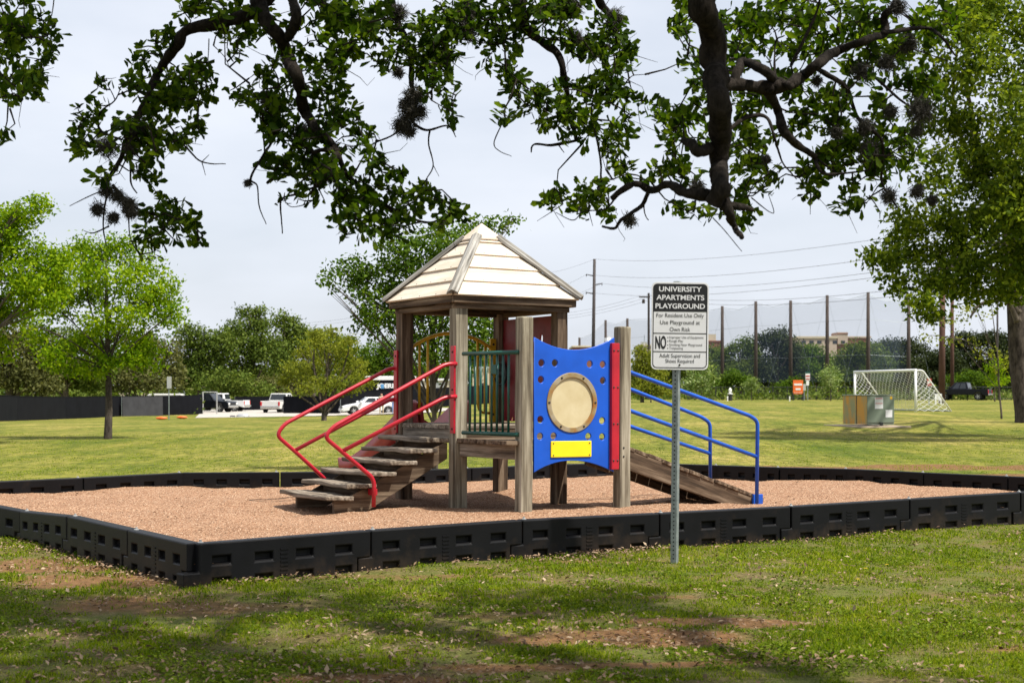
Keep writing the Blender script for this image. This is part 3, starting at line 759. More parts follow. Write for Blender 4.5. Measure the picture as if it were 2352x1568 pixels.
# red wall panel and wheel at the back right of the tower
xr_ = s0+0.0
LR = lambda u, v: (LX(u, v, xr_).y, LX(u, v, xr_).z)
yA, yB = s0-0.07, -s0+0.062
zt_ = LR(1205, 731)[1]
outl = [(yA, ZT+0.02), (yA, zt_), (yB+0.05, zt_+0.005), (yB+0.04, zt_-0.05), (yB, zt_-0.05), (yB, ZT+0.02)]
def ell(c, rx, ry, n=18): return [(c[0]+rx*math.cos(2*math.pi*k/n), c[1]+ry*math.sin(2*math.pi*k/n)) for k in range(n)]
me = filled([outl, ell(LR(1156.5, 779), 0.03, 0.045), ell(LR(1243, 777), 0.03, 0.05), ell(LR(1176, 960), 0.02, 0.03)], 0.010, 'wall_panel', 0.003)
mwr = Matrix(((0,0,1,xr_),(1,0,0,0),(0,1,0,0),(0,0,0,1)))
rp = link('wall_panel', me, M['red_plastic'], play, mw=mwr)
wc = LR(1160, 857)
wh = MB(); wh.tube([(wc[0]+0.115*math.cos(a), wc[1]+0.115*math.sin(a), -0.06) for a in [2*math.pi*k/28 for k in range(29)]], 0.017, 8, caps=False)
for k in range(3):
    a = R(90+120*k); wh.tube([(wc[0], wc[1], -0.05), (wc[0]+0.11*math.cos(a), wc[1]+0.11*math.sin(a), -0.06)], 0.014, 6)
wh.lathe([(0.035, -0.07), (0.035, -0.01)], 14, Matrix.Translation((wc[0], wc[1], 0)))
wh.build('steering_wheel', M['black'], rp, smooth=True)

# yellow arch with bars at the slide side
ya = s0+0.005
LA = lambda u, v: LY(u, v, ya)
arch = bpy.data.objects.new('arch_panel', None); COL.objects.link(arch); arch.parent = play
ap = smooth_line([LA(u, v) for u, v in ((938, 806), (951, 793), (982, 776), (1012, 767.5), (1040, 766), (1082, 775), (1110, 788), (1134, 806))], 5)
mb = MB(); mb.tube(ap, 0.019, 8); mb.build('arch', M['yellow_rail'], arch, smooth=True)
def under(u):
    x = LA(u, 850).x; i = min(range(len(ap)), key=lambda k: abs(ap[k].x-x)); return ap[i].z
for pts in ([(961.6, None), (960.5, 952)], [(980.6, None), (979.5, 945)]):
    p = LA(pts[0][0], 850); MB().tube([(p.x, p.y, under(pts[0][0])), (p.x, p.y, LA(*pts[1]).z)], 0.014, 8).build('arch_bar', M['yellow_rail'], arch, smooth=True)
for pts in ([(1095, None), (1096, 925), (1099, 940), (1107, 947), (1128, 948)], [(1112.6, None), (1112.6, 947)]):
    l = [LA(u, v if v else 850) for u, v in pts]; l[0].z = under(pts[0][0])
    MB().tube(fillet(l, 0.05), 0.014, 8).build('arch_bar', M['yellow_rail'], arch, smooth=True)
a, b = LA(1130, 777), LA(1130, 968)
MB().box(a.x-0.035, a.x+0.035, ya-0.012, ya+0.012, b.z, a.z).build('mounting_plate', M['yellow_rail'], arch, bevel=0.003)
bolt_heads([(a.x, ya-0.012, a.z-0.06), (a.x, ya-0.012, b.z+0.08)], (0,-1,0), 0.013, M['bolt'], arch)
# slide going down behind the tower
def slide():
    prof = [(s0+0.04, ZT+0.0), (s0+0.35, ZT-0.02), (s0+0.8, 0.66), (s0+1.3, 0.42), (s0+1.75, 0.26), (s0+2.05, 0.24)]
    pl = smooth_line([Vector((0, y, z)) for y, z in prof], 5)
    sec = [(-0.30, 0.20), (-0.28, 0.215), (-0.26, 0.20), (-0.235, 0.03), (-0.18, 0.0), (0.18, 0.0), (0.235, 0.03), (0.26, 0.20), (0.28, 0.215), (0.30, 0.20), (0.275, 0.0), (0.2, -0.03), (-0.2, -0.03), (-0.275, 0.0)]
    vs = []; fs = []; n = len(sec)
    for p in pl:
        for x, z in sec: vs.append((x-0.08, p.y, p.z+z))
    for i in range(len(pl)-1):
        for k in range(n):
            k2 = (k+1)%n; fs.append((i*n+k, i*n+k2, (i+1)*n+k2, (i+1)*n+k))
    fs += [tuple(range(n)), tuple((len(pl)-1)*n+k for k in range(n-1,-1,-1))]
    sl = MB().add(vs, fs).build('slide', M['slide_red'], play, smooth=True)
    # moulded hood cheeks at the top of the slide
    for x in (-0.42, 0.20):
        c = MB().prism([(s0+0.02, ZT-0.05), (s0+0.02, ZT+0.20), (s0+0.08, ZT+0.235), (s0+0.16, ZT+0.20), (s0+0.55, ZT-0.05), (s0+0.5, ZT-0.2)], -0.03, 0.03, Matrix.Rotation(R(90), 4, 'Z'))
        c.build('slide_cheek', M['slide_red'], sl, bevel=0.012, loc=(x, 0, 0))
    l = MB(); l.tube([(-0.08, s0+1.7, 0.05), (-0.08, s0+1.7, 0.26)], 0.03, 8); l.build('slide_leg', M['steel'], sl)
slide()

# ------------------------------------------------------------------ the sign
def playground_sign():
    b = ground_at(1549, 1291); Y = b.y; k = Y/F
    o = thing('sign', 'black and white playground rules sign on a perforated steel post', 'sign', b)
    o.rotation_euler = (0, R(0.62), R(2))
    ph = (1291-646)*k
    w = 0.046; mb = MB()
    t = NT('perforated_steel'); v = t.coord('Object')
    sp = t.n('ShaderNodeSeparateXYZ'); t.l(v, sp.inputs[0])
    n = t.noise(v, 30, 4)
    t.base(t.ramp(n, [(0.3, (0.17, 0.20, 0.195)), (0.7, (0.29, 0.325, 0.32))])).set(0.5, 0.35)
    mb.box(-w/2, w/2, -w/2, w/2, -0.05, ph)
    post = mb.build('post', t.m, o, bevel=0.004, rot=(0, 0, R(-28)))
    hb = MB(); z = 0.03
    while z < ph-0.02:
        for a in (0, 1):
            Mx = (Matrix.Translation((0, -w/2-0.0006, z)) @ Matrix.Rotation(R(90), 4, 'X')) if a == 0 else (Matrix.Translation((-w/2-0.0006, 0, z)) @ Matrix.Rotation(R(-90), 4, 'Y'))
            hb.lathe([(0.0058, 0), (0.0058, 0.001)], 8, Mx)
        z += 0.0254*1.15
    hb.build('perforations', M['hole_dark'], post)
    W, H = 131*k, 199.5*k; zc = (1291-749)*k; xc = (1558.5-1549)*k*0.55
    mwS = Matrix(((1,0,0,xc),(0,0,-1,-w/2-0.012),(0,1,0,zc),(0,0,0,1)))
    def rrect(w_, h_, r, cx=0, cy=0, top=True, bottom=True, n=6):
        p = []
        for (sx, sy, a0) in ((1,1,0), (-1,1,90), (-1,-1,180), (1,-1,270)):
            rr = r if ((sy > 0 and top) or (sy < 0 and bottom)) else 0.0003
            for q in range(n+1):
                a = R(a0+90*q/n); p.append((cx+sx*(w_/2-rr)+rr*math.cos(a), cy+sy*(h_/2-rr)+rr*math.sin(a)))
        return p
    panel = link('sign_panel', filled([rrect(W, H, 0.035)], 0.0025, 'sign_panel', 0.0008), M['sign_white'], o, mw=mwS)
    Y_ = lambda f: H*(0.5-f)
    bw, bh = W*0.955, H*0.965
    blk = [filled([rrect(bw, bh, 0.030), rrect(bw-0.011, bh-0.011, 0.026)], 0.0004, 'border_line', 0.0001)]
    hd0, hd1 = 0.5*(1-0.965), 0.335
    blk.append(filled([rrect(bw-0.008, (hd1-hd0)*H, 0.028, 0, (Y_(hd0)+Y_(hd1))/2, True, False)], 0.0005, 'header', 0.0001))
    for f in (0.585, 0.795): blk.append(filled([[(-bw/2+.003, Y_(f)-.0028), (bw/2-.003, Y_(f)-.0028), (bw/2-.003, Y_(f)+.0028), (-bw/2+.003, Y_(f)+.0028)]], 0.0004, 'rule', 0.0001))
    nm = ['frame_line', 'header_block', 'rule_line', 'rule_line']
    for me_, n_ in zip(blk, nm): link(n_, me_, M['sign_black'], panel, loc=(0, 0, 0.0032))
    def txt(body, f, wd, ht, mat, x=0.0, al='CENTER', bold=0.0, z=0.0042):
        link('lettering', text_mesh(body, wd*W, ht*H, 'lettering', bold, al), mat, panel, loc=(x*W, Y_(f), z))
    txt('UNIVERSITY', 0.078, 0.75, 0.060, M['sign_white'], bold=0.022); txt('APARTMENTS', 0.174, 0.84, 0.060, M['sign_white'], bold=0.022); txt('PLAYGROUND', 0.272, 0.87, 0.060, M['sign_white'], bold=0.022)
    txt('For Resident Use Only', 0.385, 0.83, 0.060, M['sign_black']); txt('Use Playground at', 0.466, 0.70, 0.060, M['sign_black']); txt('Own Risk', 0.538, 0.36, 0.048, M['sign_black'])
    txt('NO', 0.690, 0.19, 0.150, M['sign_black'], -0.335, bold=0.03)
    for f, b_, wd_, h_ in ((0.633, 'Improper Use of Equipment', 0.60, 0.036), (0.675, 'Rough Play', 0.245, 0.036), (0.718, 'Smoking Near Playground', 0.575, 0.036), (0.757, 'Trespassing', 0.24, 0.036)):
        txt(b_, f, wd_, h_, M['sign_black'], -0.185, 'LEFT', 0.0)
        link('bullet', filled([circ((-0.212*W, Y_(f)), 0.0035, 10)], 0.0004, 'bullet', 0.0001), M['sign_black'], panel, loc=(0,0,0.0032))
    txt('Adult Supervision and', 0.846, 0.715, 0.058, M['sign_black']); txt('Shoes Required', 0.907, 0.50, 0.058, M['sign_black'])
    bolt_heads([(0, Y_(0.945), 0.002), (0, Y_(0.03), 0.003)], (0,0,1), 0.007, M['bolt'], panel)
playground_sign()
# ------------------------------------------------------------------ foliage tools
LEAF_N = (np.array([(0,0,0), (.34,.30,.0), (.34,0,-.07), (.34,-.30,.0), (.74,.50,.03), (.74,0,-.07), (.74,-.50,.03), (1,0,-.04)]),
          [np.array([(0,2,1),(0,3,2),(4,5,7),(5,6,7)]), np.array([(1,2,5,4),(2,3,6,5)])])
LEAF_F = (np.array([(0,0,0), (.45,.5,.10), (1,0,0), (.45,-.5,.10)]), [np.array([(0,1,2),(0,2,3)])])
def unit(a): return a/np.maximum(np.linalg.norm(a, axis=-1, keepdims=True), 1e-9)
def leaf_mesh(name, P, D, Nn, L, Wd, rnd, kind=LEAF_F):
    T, Fs = kind; n = len(P); m = len(T)
    D = unit(D); Nn = unit(Nn - D*np.sum(D*Nn, -1, keepdims=True)); B = np.cross(Nn, D)
    V = (P[:,None,:] + D[:,None,:]*(T[None,:,0:1]*L[:,None,None]) + B[:,None,:]*(T[None,:,1:2]*Wd[:,None,None]) + Nn[:,None,:]*(T[None,:,2:3]*L[:,None,None]))
    fs = [(f[None]+(np.arange(n)*m)[:,None,None]).reshape(-1, f.shape[1]) for f in Fs]
    return np_mesh(name, V.reshape(-1,3), fs, {'rnd': np.repeat(rnd, m)})
def rdir(n): return unit(rng.normal(size=(n,3)))

# leaf colours
M['leaf_oak'] = leaf_mat('live_oak_leaf', (0.010, 0.024, 0.002), (0.032, 0.068, 0.004), (0.13, 0.195, 0.012), 0.56, 1.2)
M['leaf_spring'] = leaf_mat('spring_leaf', (0.055, 0.12, 0.003), (0.15, 0.255, 0.006), (0.34, 0.43, 0.014), 0.5)
M['leaf_mid'] = leaf_mat('mid_green_leaf', (0.024, 0.056, 0.004), (0.066, 0.125, 0.010), (0.15, 0.225, 0.024), 0.4)
M['leaf_oakfar'] = leaf_mat('grey_green_oak_leaf', (0.034, 0.058, 0.008), (0.080, 0.122, 0.018), (0.18, 0.225, 0.045), 0.3, 0.25)
M['leaf_grey'] = leaf_mat('grey_brown_leaf', (0.05, 0.056, 0.016), (0.10, 0.108, 0.034), (0.18, 0.178, 0.065), 0.3, 0.25)
M['leaf_cedar'] = leaf_mat('cedar_leaf', (0.014, 0.022, 0.009), (0.032, 0.045, 0.018), (0.075, 0.095, 0.036), 0.2, 0.3)
M['leaf_yellow'] = leaf_mat('yellow_green_leaf', (0.085, 0.105, 0.012), (0.17, 0.20, 0.022), (0.28, 0.29, 0.04), 0.4)
M['leaf_big'] = leaf_mat('old_oak_leaf', (0.024, 0.046, 0.003), (0.078, 0.122, 0.008), (0.23, 0.28, 0.022), 0.45, 0.9)
M['bark_dark'] = bark('dark_tree_bark', (0.02, 0.016, 0.013), (0.11, 0.09, 0.075), 9)
M['leaf_white'] = leaf_mat('pale_new_leaf', (0.06, 0.11, 0.02), (0.15, 0.22, 0.06), (0.42, 0.48, 0.25), 0.4)

def ico_dirs(n): return rdir(n)
TOT = [0]
def tree(name, label, cat, base, blobs, leaf, col, dens=1.0, trunk_r=0.15, depth=0.8, bark_m='bark_far', group=None, lean=0.0, fork=0.45, limbs=True, shell=0.45, trunk=True, zt=None, clump=10, lump=False, lf=(0.35, 0.62), near=0.0, limb_r=0.38, limb_n=1):
    """base: point on the ground; blobs: (u, v, ru, rv) crown lobes as seen, placed about the base's distance"""
    o = thing(name, label, cat, base, 0, group)
    Y0 = base.y; k = Y0/F; P = []; Nn = []; centers = []
    xs_ = [b[0] for b in blobs]; span = (max(xs_)-min(xs_)+60)*k*0.5
    for (u, v, ru, rv) in blobs:
        off = random.uniform(-1, 1)*span*depth*0.7 - near; k = (Y0+off)/F
        c = np.array(at(u, v, Y0+0.0)) ; c[1] += off; c[0] += (u-CX)/F*off; c[2] -= (v-HY)/F*off
        rx, rz = ru*k, rv*k; k = Y0/F; ry = 0.5*(rx+rz)*0.95
        centers.append((c, min(rx, rz)))
        lobes = [(c, np.array([rx, ry, rz]))]
        if lump:
            lobes = [(c, 0.72*np.array([rx, ry, rz]))]
            for e in rdir(7): lobes.append((c+e*np.array([rx, ry, rz])*0.66*(1.0 if e[2] > -0.5 else 0.7), np.array([rx, ry, rz])*random.uniform(0.30, 0.48)))
        for lc, lr in lobes:
            rx_, ry_, rz_ = lr; n = max(8, int(dens*9.5*(rx_*rz_+rx_*ry_+ry_*rz_)/(leaf*leaf))); ncl = max(3, n//clump)
            d = rdir(ncl)*(shell + (1-shell)*rng.random((ncl,1))**0.6)*(0.84+0.30*rng.random((ncl,1)))
            cc = lc + d*lr; rep = np.repeat(np.arange(ncl), clump)
            P.append(cc[rep] + rng.normal(size=(ncl*clump,3))*leaf*np.array([1.25, 1.25, 0.8])); Nn.append(d[rep]*1.3+np.array([0,0,0.5]))
        continue
        n = max(8, int(dens*9.5*(rx*rz+rx*ry+ry*rz)/(leaf*leaf)))
        ncl = max(3, n//clump)
        d = rdir(ncl)*(shell + (1-shell)*rng.random((ncl,1))**0.6)*(0.84+0.34*rng.random((ncl,1)))
        cc = c + d*np.array([rx, ry, rz])
        rep = np.repeat(np.arange(ncl), clump)
        p = cc[rep] + rng.normal(size=(ncl*clump,3))*leaf*np.array([1.25, 1.25, 0.8])
        P.append(p); Nn.append(d[rep]+np.array([0,0,0.5]))
    P = np.concatenate(P); Nn = np.concatenate(Nn) + rng.normal(size=P.shape)*0.75
    low = g(base.x, base.y)+0.08
    P = P[(kk := P[:,2] > low)]; Nn = Nn[kk]
    n = len(P); TOT[0] += n; L = leaf*rng.uniform(0.75, 1.35, n)
    D = rdir(n); D[:,2] -= 0.25
    me = leaf_mesh('crown', P-np.array(base), D, Nn, L, L*rng.uniform(0.5, 0.75, n), rng.random(n))
    link('crown', me, M[col], o)
    if trunk:
        mb = MB(); b = Vector((0, 0, -0.2))
        cz = np.mean([c[2] for c, r in centers]); cx = np.mean([c[0] for c, r in centers])
        topz = (zt if zt else max(c[2] for c, r in centers)) - base.z
        tx = (cx-base.x)*0.35
        pts = [b, Vector((lean*0.02, 0, topz*0.03)), Vector((lean*0.1+tx*0.1, 0.02*topz, topz*0.2)), Vector((lean*0.25+tx*0.3, 0, topz*fork)), Vector((tx*0.7, 0, topz*0.75)), Vector((tx, 0, topz*0.95))]
        pts = smooth_line(pts, 5); nn_ = len(pts)
        mb.tube(pts, [trunk_r*(1.35 if i < 2 else 1.0)*(1-0.85*(i/(nn_-1))**1.2) for i in range(nn_)], 9)
        if limbs:
            for c, r in centers[::limb_n]:
                q = Vector(c)-base; f_ = random.uniform(*lf); st = pts[int(nn_*f_)]
                if q.z < st.z+0.1: st = pts[int(nn_*(0.33 if limb_r > 0.3 else 0.5))]
                mid = st.lerp(q, 0.5)+Vector((random.uniform(-.1,.1), random.uniform(-.1,.1), random.uniform(0.02,.12)))*(q-st).length
                lp = smooth_line([st, mid, q], 4); r0 = trunk_r*limb_r
                mb.tube(lp, [r0*(1-0.8*i/(len(lp)-1)) for i in range(len(lp))], 5, caps=False)
                for _ in range(2):
                    e = q + Vector(rdir(1)[0])*r*0.9; lp2 = [lp[len(lp)//2], lp[len(lp)//2].lerp(e, 0.5)+Vector((0,0,0.05*r)), e]
                    mb.tube(lp2, [r0*0.45, r0*0.3, r0*0.1], 4, caps=False)
        mb.build('trunk', M[bark_m], o, smooth=True)
    return o

# ------------------------------------------------------------------ the live oak overhead
def oak():
    base = Vector((4.3, 2.6, 0))
    o = thing('live_oak', 'large dark live oak reaching over the camera with hanging branches and ball moss', 'tree', base)
    D0 = 7.0
    Lz = lambda x, y: (x*0.5, y*0.5)
    Rz_ = lambda x, y: (1176+x*0.5, y*0.5)
    br = []  # (points in frame units, start radius, end radius, depth)
    def B(side, pts, w0, w1, d=D0, dd=0.0):
        f = Lz if side == 'L' else Rz_
        n = len(pts); out = []
        for i, (x, y) in enumerate(pts):
            u, v = f(x, y); Y = d+dd*i/(n-1)+0.12*math.sin(i*1.9+x*0.01)
            out.append(at(u, v, Y))
        br.append((out, w0*0.30*d/F, w1*0.30*d/F))
    B('L', [(1300,-120),(1230,-20),(1150,60),(1000,110),(870,140),(825,185),(770,270),(720,350),(680,450),(620,550),(590,620),(560,700),(520,790),(490,870)], 60, 16, 7.0, 0.5)
    B('L', [(1150,-150),(1185,-10),(1220,100),(1290,180),(1310,260),(1360,340),(1380,420),(1410,520),(1460,590),(1520,660),(1550,700)], 66, 36, 6.9, 0.3)
    B('L', [(1550,700),(1500,770),(1470,830),(1410,905)], 34, 12, 7.2)
    B('L', [(1550,700),(1590,790),(1680,880),(1800,960),(1950,1020),(2060,990)], 26, 7, 7.2, 0.4)
    B('L', [(1345,-150),(1340,-20),(1365,80),(1330,160),(1300,190)], 44, 36, 6.9)
    B('L', [(1440,700),(1380,640),(1340,680),(1300,770),(1230,840)], 20, 16, 7.15, 0.2)
    B('L', [(1530,690),(1480,690),(1430,700),(1390,660)], 26, 14, 7.2)
    B('L', [(1770,-120),(1795,0),(1830,110),(1870,200),(1890,300),(1890,400),(1910,480),(1890,560)], 34, 16, 7.4)
    B('L', [(1890,560),(1800,620),(1715,660),(1660,700)], 12, 4, 7.4); B('L', [(1900,570),(1960,600),(2060,580),(2095,630)], 14, 4, 7.4)
    B('L', [(1975,600),(1970,660),(1990,760),(1960,820),(1930,870)], 9, 3, 7.4); B('L', [(1990,760),(2015,810)], 4, 2, 7.4)
    B('L', [(2160,-60),(2150,60),(2140,180)], 26, 10, 7.5)
    B('L', [(590,620),(690,590),(820,650),(925,740),(1035,750)], 14, 4, 7.3, 0.3); B('L', [(925,740),(945,805)], 5, 2, 7.4); B('L', [(930,740),(960,710)], 4, 2, 7.4)
    B('L', [(560,640),(465,600),(460,520),(530,460),(555,400)], 10, 4, 7.2); B('L', [(530,460),(500,400),(470,370)], 5, 2, 7.2)
    B('L', [(600,560),(600,700),(600,830),(630,890)], 14, 5, 7.2); B('L', [(1290,480),(1250,640),(1215,700),(1150,820),(1180,850),(1190,940),(1220,1030)], 16, 4, 7.2)
    B('L', [(1205,520),(1210,640),(1215,700)], 10, 7, 7.2)
    B('L', [(1470,850),(1370,890),(1300,910),(1290,960),(1298,1072)], 12, 5, 7.25); B('L', [(1440,920),(1400,940),(1340,950),(1310,925)], 6, 3, 7.25); B('L', [(1480,830),(1440,920),(1440,960)], 8, 3, 7.25)
    B('L', [(500,860),(480,960),(475,1050),(490,1130)], 12, 4, 7.4); B('L', [(520,850),(590,930),(660,970),(760,1000),(840,1010)], 16, 5, 7.4); B('L', [(590,930),(595,1080),(640,1170)], 8, 3, 7.4)
    B('L', [(460,880),(400,905),(320,948)], 6, 3, 7.3); B('L', [(500,1040),(430,1070),(385,1060)], 8, 3, 7.4)
    B('L', [(960,180),(955,300),(975,380)], 5, 2, 7.1); B('L', [(980,210),(1030,260),(1055,310)], 5, 2, 7.1); B('L', [(1270,290),(1200,320),(1145,360)], 7, 3, 7.0)
    B('L', [(1370,400),(1450,380),(1560,440)], 8, 3, 7.1); B('L', [(-120,100),(0,130),(150,175),(250,150)], 14, 4, 7.0); B('L', [(-120,330),(0,350),(110,390),(45,500)], 10, 2, 7.0); B('L', [(250,-60),(240,60),(215,110)], 6, 3, 7.0)
    B('L', [(2320,540),(2270,650),(2290,690),(2350,720)], 6, 3, 7.3)
    B('R', [(20,-120),(40,0),(50,110),(130,180),(220,250),(240,350),(260,480),(290,640)], 52, 20, 7.2, 0.3)
    B('R', [(290,645),(180,665),(100,665),(90,700)], 16, 6, 7.4); B('R', [(215,670),(240,700)], 6, 3, 7.4); B('R', [(260,540),(180,540),(85,570)], 8, 4, 7.4)
    B('R', [(370,-120),(400,0),(450,70),(470,140),(490,190)], 34, 22, 7.3); B('R', [(215,-60),(225,60),(232,190),(330,280)], 16, 7, 7.3)
    B('R', [(870,-150),(880,0),(905,150),(930,300),(945,450),(955,600),(960,750),(955,860),(920,930)], 122, 70, 6.4, 0.1)
    B('R', [(965,900),(1000,980),(1020,1040),(1058,1092)], 50, 20, 6.5); B('R', [(950,900),(830,890),(780,885),(720,848),(650,878),(580,850),(520,865),(460,910)], 50, 22, 6.5, 0.3)
    B('R', [(630,880),(600,940),(560,970),(500,1010),(470,1050),(415,1042)], 20, 12, 6.7); B('R', [(605,940),(610,985),(628,1010)], 8, 4, 6.7); B('R', [(910,680),(850,700),(830,660),(785,640)], 50, 38, 6.5)
    B('R', [(960,940),(1040,950),(1105,966)], 44, 18, 6.5); B('R', [(925,1000),(980,1060),(1055,1155)], 6, 3, 6.5); B('R', [(480,900),(430,960),(330,970),(280,1010),(200,975)], 8, 3, 6.8); B('R', [(350,960),(370,1040)], 5, 2, 6.8); B('R', [(230,940),(115,1016)], 5, 2, 6.8)
    B('R', [(400,680),(410,760),(405,830)], 12, 7, 6.9); B('R', [(430,780),(470,830)], 6, 3, 6.9)
    B('R', [(955,385),(1060,395),(1170,405),(1280,390),(1330,345),(1400,300),(1500,235),(1620,190),(1710,150),(1712,70),(1760,10),(1800,-90)], 60, 26, 6.6, 0.7)
    B('R', [(1020,390),(1045,320),(1065,285),(1160,320),(1210,370),(1280,395)], 40, 36, 6.7)
    B('R', [(1175,400),(1220,500),(1250,600),(1300,660),(1390,720)], 46, 28, 6.8, 0.3); B('R', [(1390,720),(1420,790),(1500,800),(1640,785)], 20, 7, 7.1); B('R', [(1390,720),(1480,790)], 14, 5, 7.1)
    B('R', [(1400,315),(1480,360),(1545,415),(1590,540),(1700,650),(1700,830),(1770,955)], 24, 8, 6.9, 0.4); B('R', [(1640,330),(1720,400),(1800,470),(1900,520)], 16, 6, 7.2); B('R', [(1210,365),(1208,200),(1250,165)], 12, 5, 6.8)
    B('R', [(995,595),(1080,540),(1170,540),(1210,640),(1240,740),(1305,822)], 22, 5, 6.6, 0.2); B('R', [(1235,745),(1180,800)], 4, 2, 6.8); B('R', [(1700,150),(1900,130),(1980,180),(2040,260)], 22, 8, 7.2); B('R', [(1760,220),(1850,230),(2000,280)], 10, 4, 7.2)
    B('R', [(1280,300),(1400,60),(1420,-80)], 16, 10, 7.0); B('R', [(530,370),(560,345),(630,345)], 5, 2, 7.3); B('R', [(1100,910),(1200,980),(1180,890),(1195,900)], 6, 2, 6.6); B('R', [(1640,900),(1680,960),(1690,1005)], 6, 2, 7.2); B('R', [(1370,890),(1370,985)], 5, 2, 7.1)
    # limbs that carry them, above the frame, joining the trunk beside the viewer
    hub = Vector((3.8, 3.1, 3.3)); limbs = [
        ([base+Vector((0,0,-0.3)), base+Vector((0.02,0,0.3)), base+Vector((-0.12,0.1,1.6)), hub], 0.42, 0.34),
        ([hub, Vector((2.3,5.4,4.6)), Vector((1.3,6.2,4.2)), at(1176+870*.5, -75, 6.4)], 0.16, 0.09),
        ([hub, Vector((1.2,5.2,5.4)), Vector((-0.3,6.4,5.3)), Vector((-0.9,6.9,4.4)), at(1150*.5, -75, 6.9)], 0.15, 0.07),
        ([Vector((-0.3,6.4,5.3)), Vector((-0.4,6.9,4.4)), at(1345*.5, -75, 6.9)], 0.10, 0.03), ([Vector((-0.3,6.4,5.3)), Vector((0.15,7.0,4.2)), at(1186, -60, 7.2)], 0.10, 0.03),
        ([Vector((-0.3,6.4,5.3)), Vector((-0.4,7.2,4.4)), at(885, -60, 7.4)], 0.09, 0.02), ([Vector((-0.9,6.9,4.4)), Vector((-0.85,7.0,3.7)), at(650, -60, 7.0)], 0.08, 0.03),
        ([Vector((-0.3,6.4,5.3)), Vector((-1.8,6.6,4.8)), Vector((-2.7,7.0,3.8)), at(-60, 50, 7.0)], 0.11, 0.02), ([hub, Vector((3.0,5.6,4.3)), Vector((2.9,6.6,3.7)), at(1176+1800*.5, -45, 7.3)], 0.11, 0.04),
        ([Vector((1.2,5.2,5.4)), Vector((0.6,6.9,4.2)), at(1176+370*.5, -60, 7.3)], 0.09, 0.03), ([hub, Vector((1.5,2.6,5.0)), Vector((-0.8,1.8,5.6)), Vector((-2.8,2.0,5.5))], 0.14, 0.04), ([hub, Vector((3.2,2.4,5.0)), Vector((3.0,0.2,5.8))], 0.16, 0.05),
        ([Vector((1.2,5.2,5.4)), Vector((-0.9,4.2,5.7)), Vector((-3.2,4.5,5.3))], 0.09, 0.02)]
    mb = MB(); lb = MB()
    nodes = []
    for pts, r0, r1 in limbs:
        p = smooth_line(pts, 6); lb.tube(p, [r0+(r1-r0)*i/(len(p)-1) for i in range(len(p))], 10)
    for pts, r0, r1 in br:
        p = smooth_line(pts, 9) if len(pts) > 2 else [pts[0].lerp(pts[1], t/4) for t in range(5)]
        n = len(p); rr = []
        q = []
        for i, a in enumerate(p):
            jit = mnoise.noise_vector(a*5)*max(0.004, r0*0.35)+mnoise.noise_vector(a*17)*r0*0.14; q.append(a+jit)
            rr.append((r0+(r1-r0)*i/(n-1))*(0.92+0.22*mnoise.noise(a*9)+0.22*mnoise.noise(a*23)))
        mb.tube(q, rr, 9 if r0 > 0.015 else 5); nodes += [(a, r) for a, r in zip(q, rr)]
    lb.build('trunk', M['bark'], o, loc=-base, smooth=True)
    mb.build('branches', M['bark'], o, loc=-base, smooth=True)
    blobsL = [(60,60,130,90),(150,130,130,80),(60,300,130,150),(150,380,100,60),(40,430,60,50),(0,620,20,20),(200,240,70,60),(30,180,90,80),
        (900,60,90,70),(1080,130,100,110),(680,220,80,60),(760,180,60,60),(620,370,70,60),(870,330,90,80),(880,430,90,110),(780,450,100,100),(860,590,80,100),(700,560,110,120),(470,385,30,30),(400,510,70,55),(370,610,50,80),(560,560,60,50),(460,640,70,60),(650,680,90,90),(690,780,60,80),(780,980,110,75),(850,1060,75,75),(700,1110,80,60),(430,800,50,40),(380,690,50,40),(750,1000,60,50),
        (1250,130,80,60),(1500,60,160,90),(1600,160,110,110),(1500,250,130,100),(1280,330,90,80),(1120,420,80,55),(1250,460,110,80),(1330,560,120,100),(1560,440,80,100),(1590,540,60,65),(1260,640,70,55),(1330,780,110,65),(1230,780,45,40),(1450,680,110,90),(1680,650,80,70),(1720,720,50,55),(1350,880,55,45),(1560,860,140,110),(1780,850,110,80),(1640,970,150,100),(1760,1030,120,75),(1900,930,110,85),(2040,970,100,70),(1600,1060,50,35),(1480,560,80,80),(1520,780,90,70),
        (1650,60,150,80),(1790,180,120,130),(1830,330,45,35),(1990,160,150,150),(2000,300,110,110),(2060,440,45,70),(2080,540,35,45),(2080,60,120,80),(1960,420,50,55),(2200,60,150,120),(2280,230,100,110),(2320,330,55,55),(2320,500,45,50),(1450,400,60,60),(1030,40,90,60)]
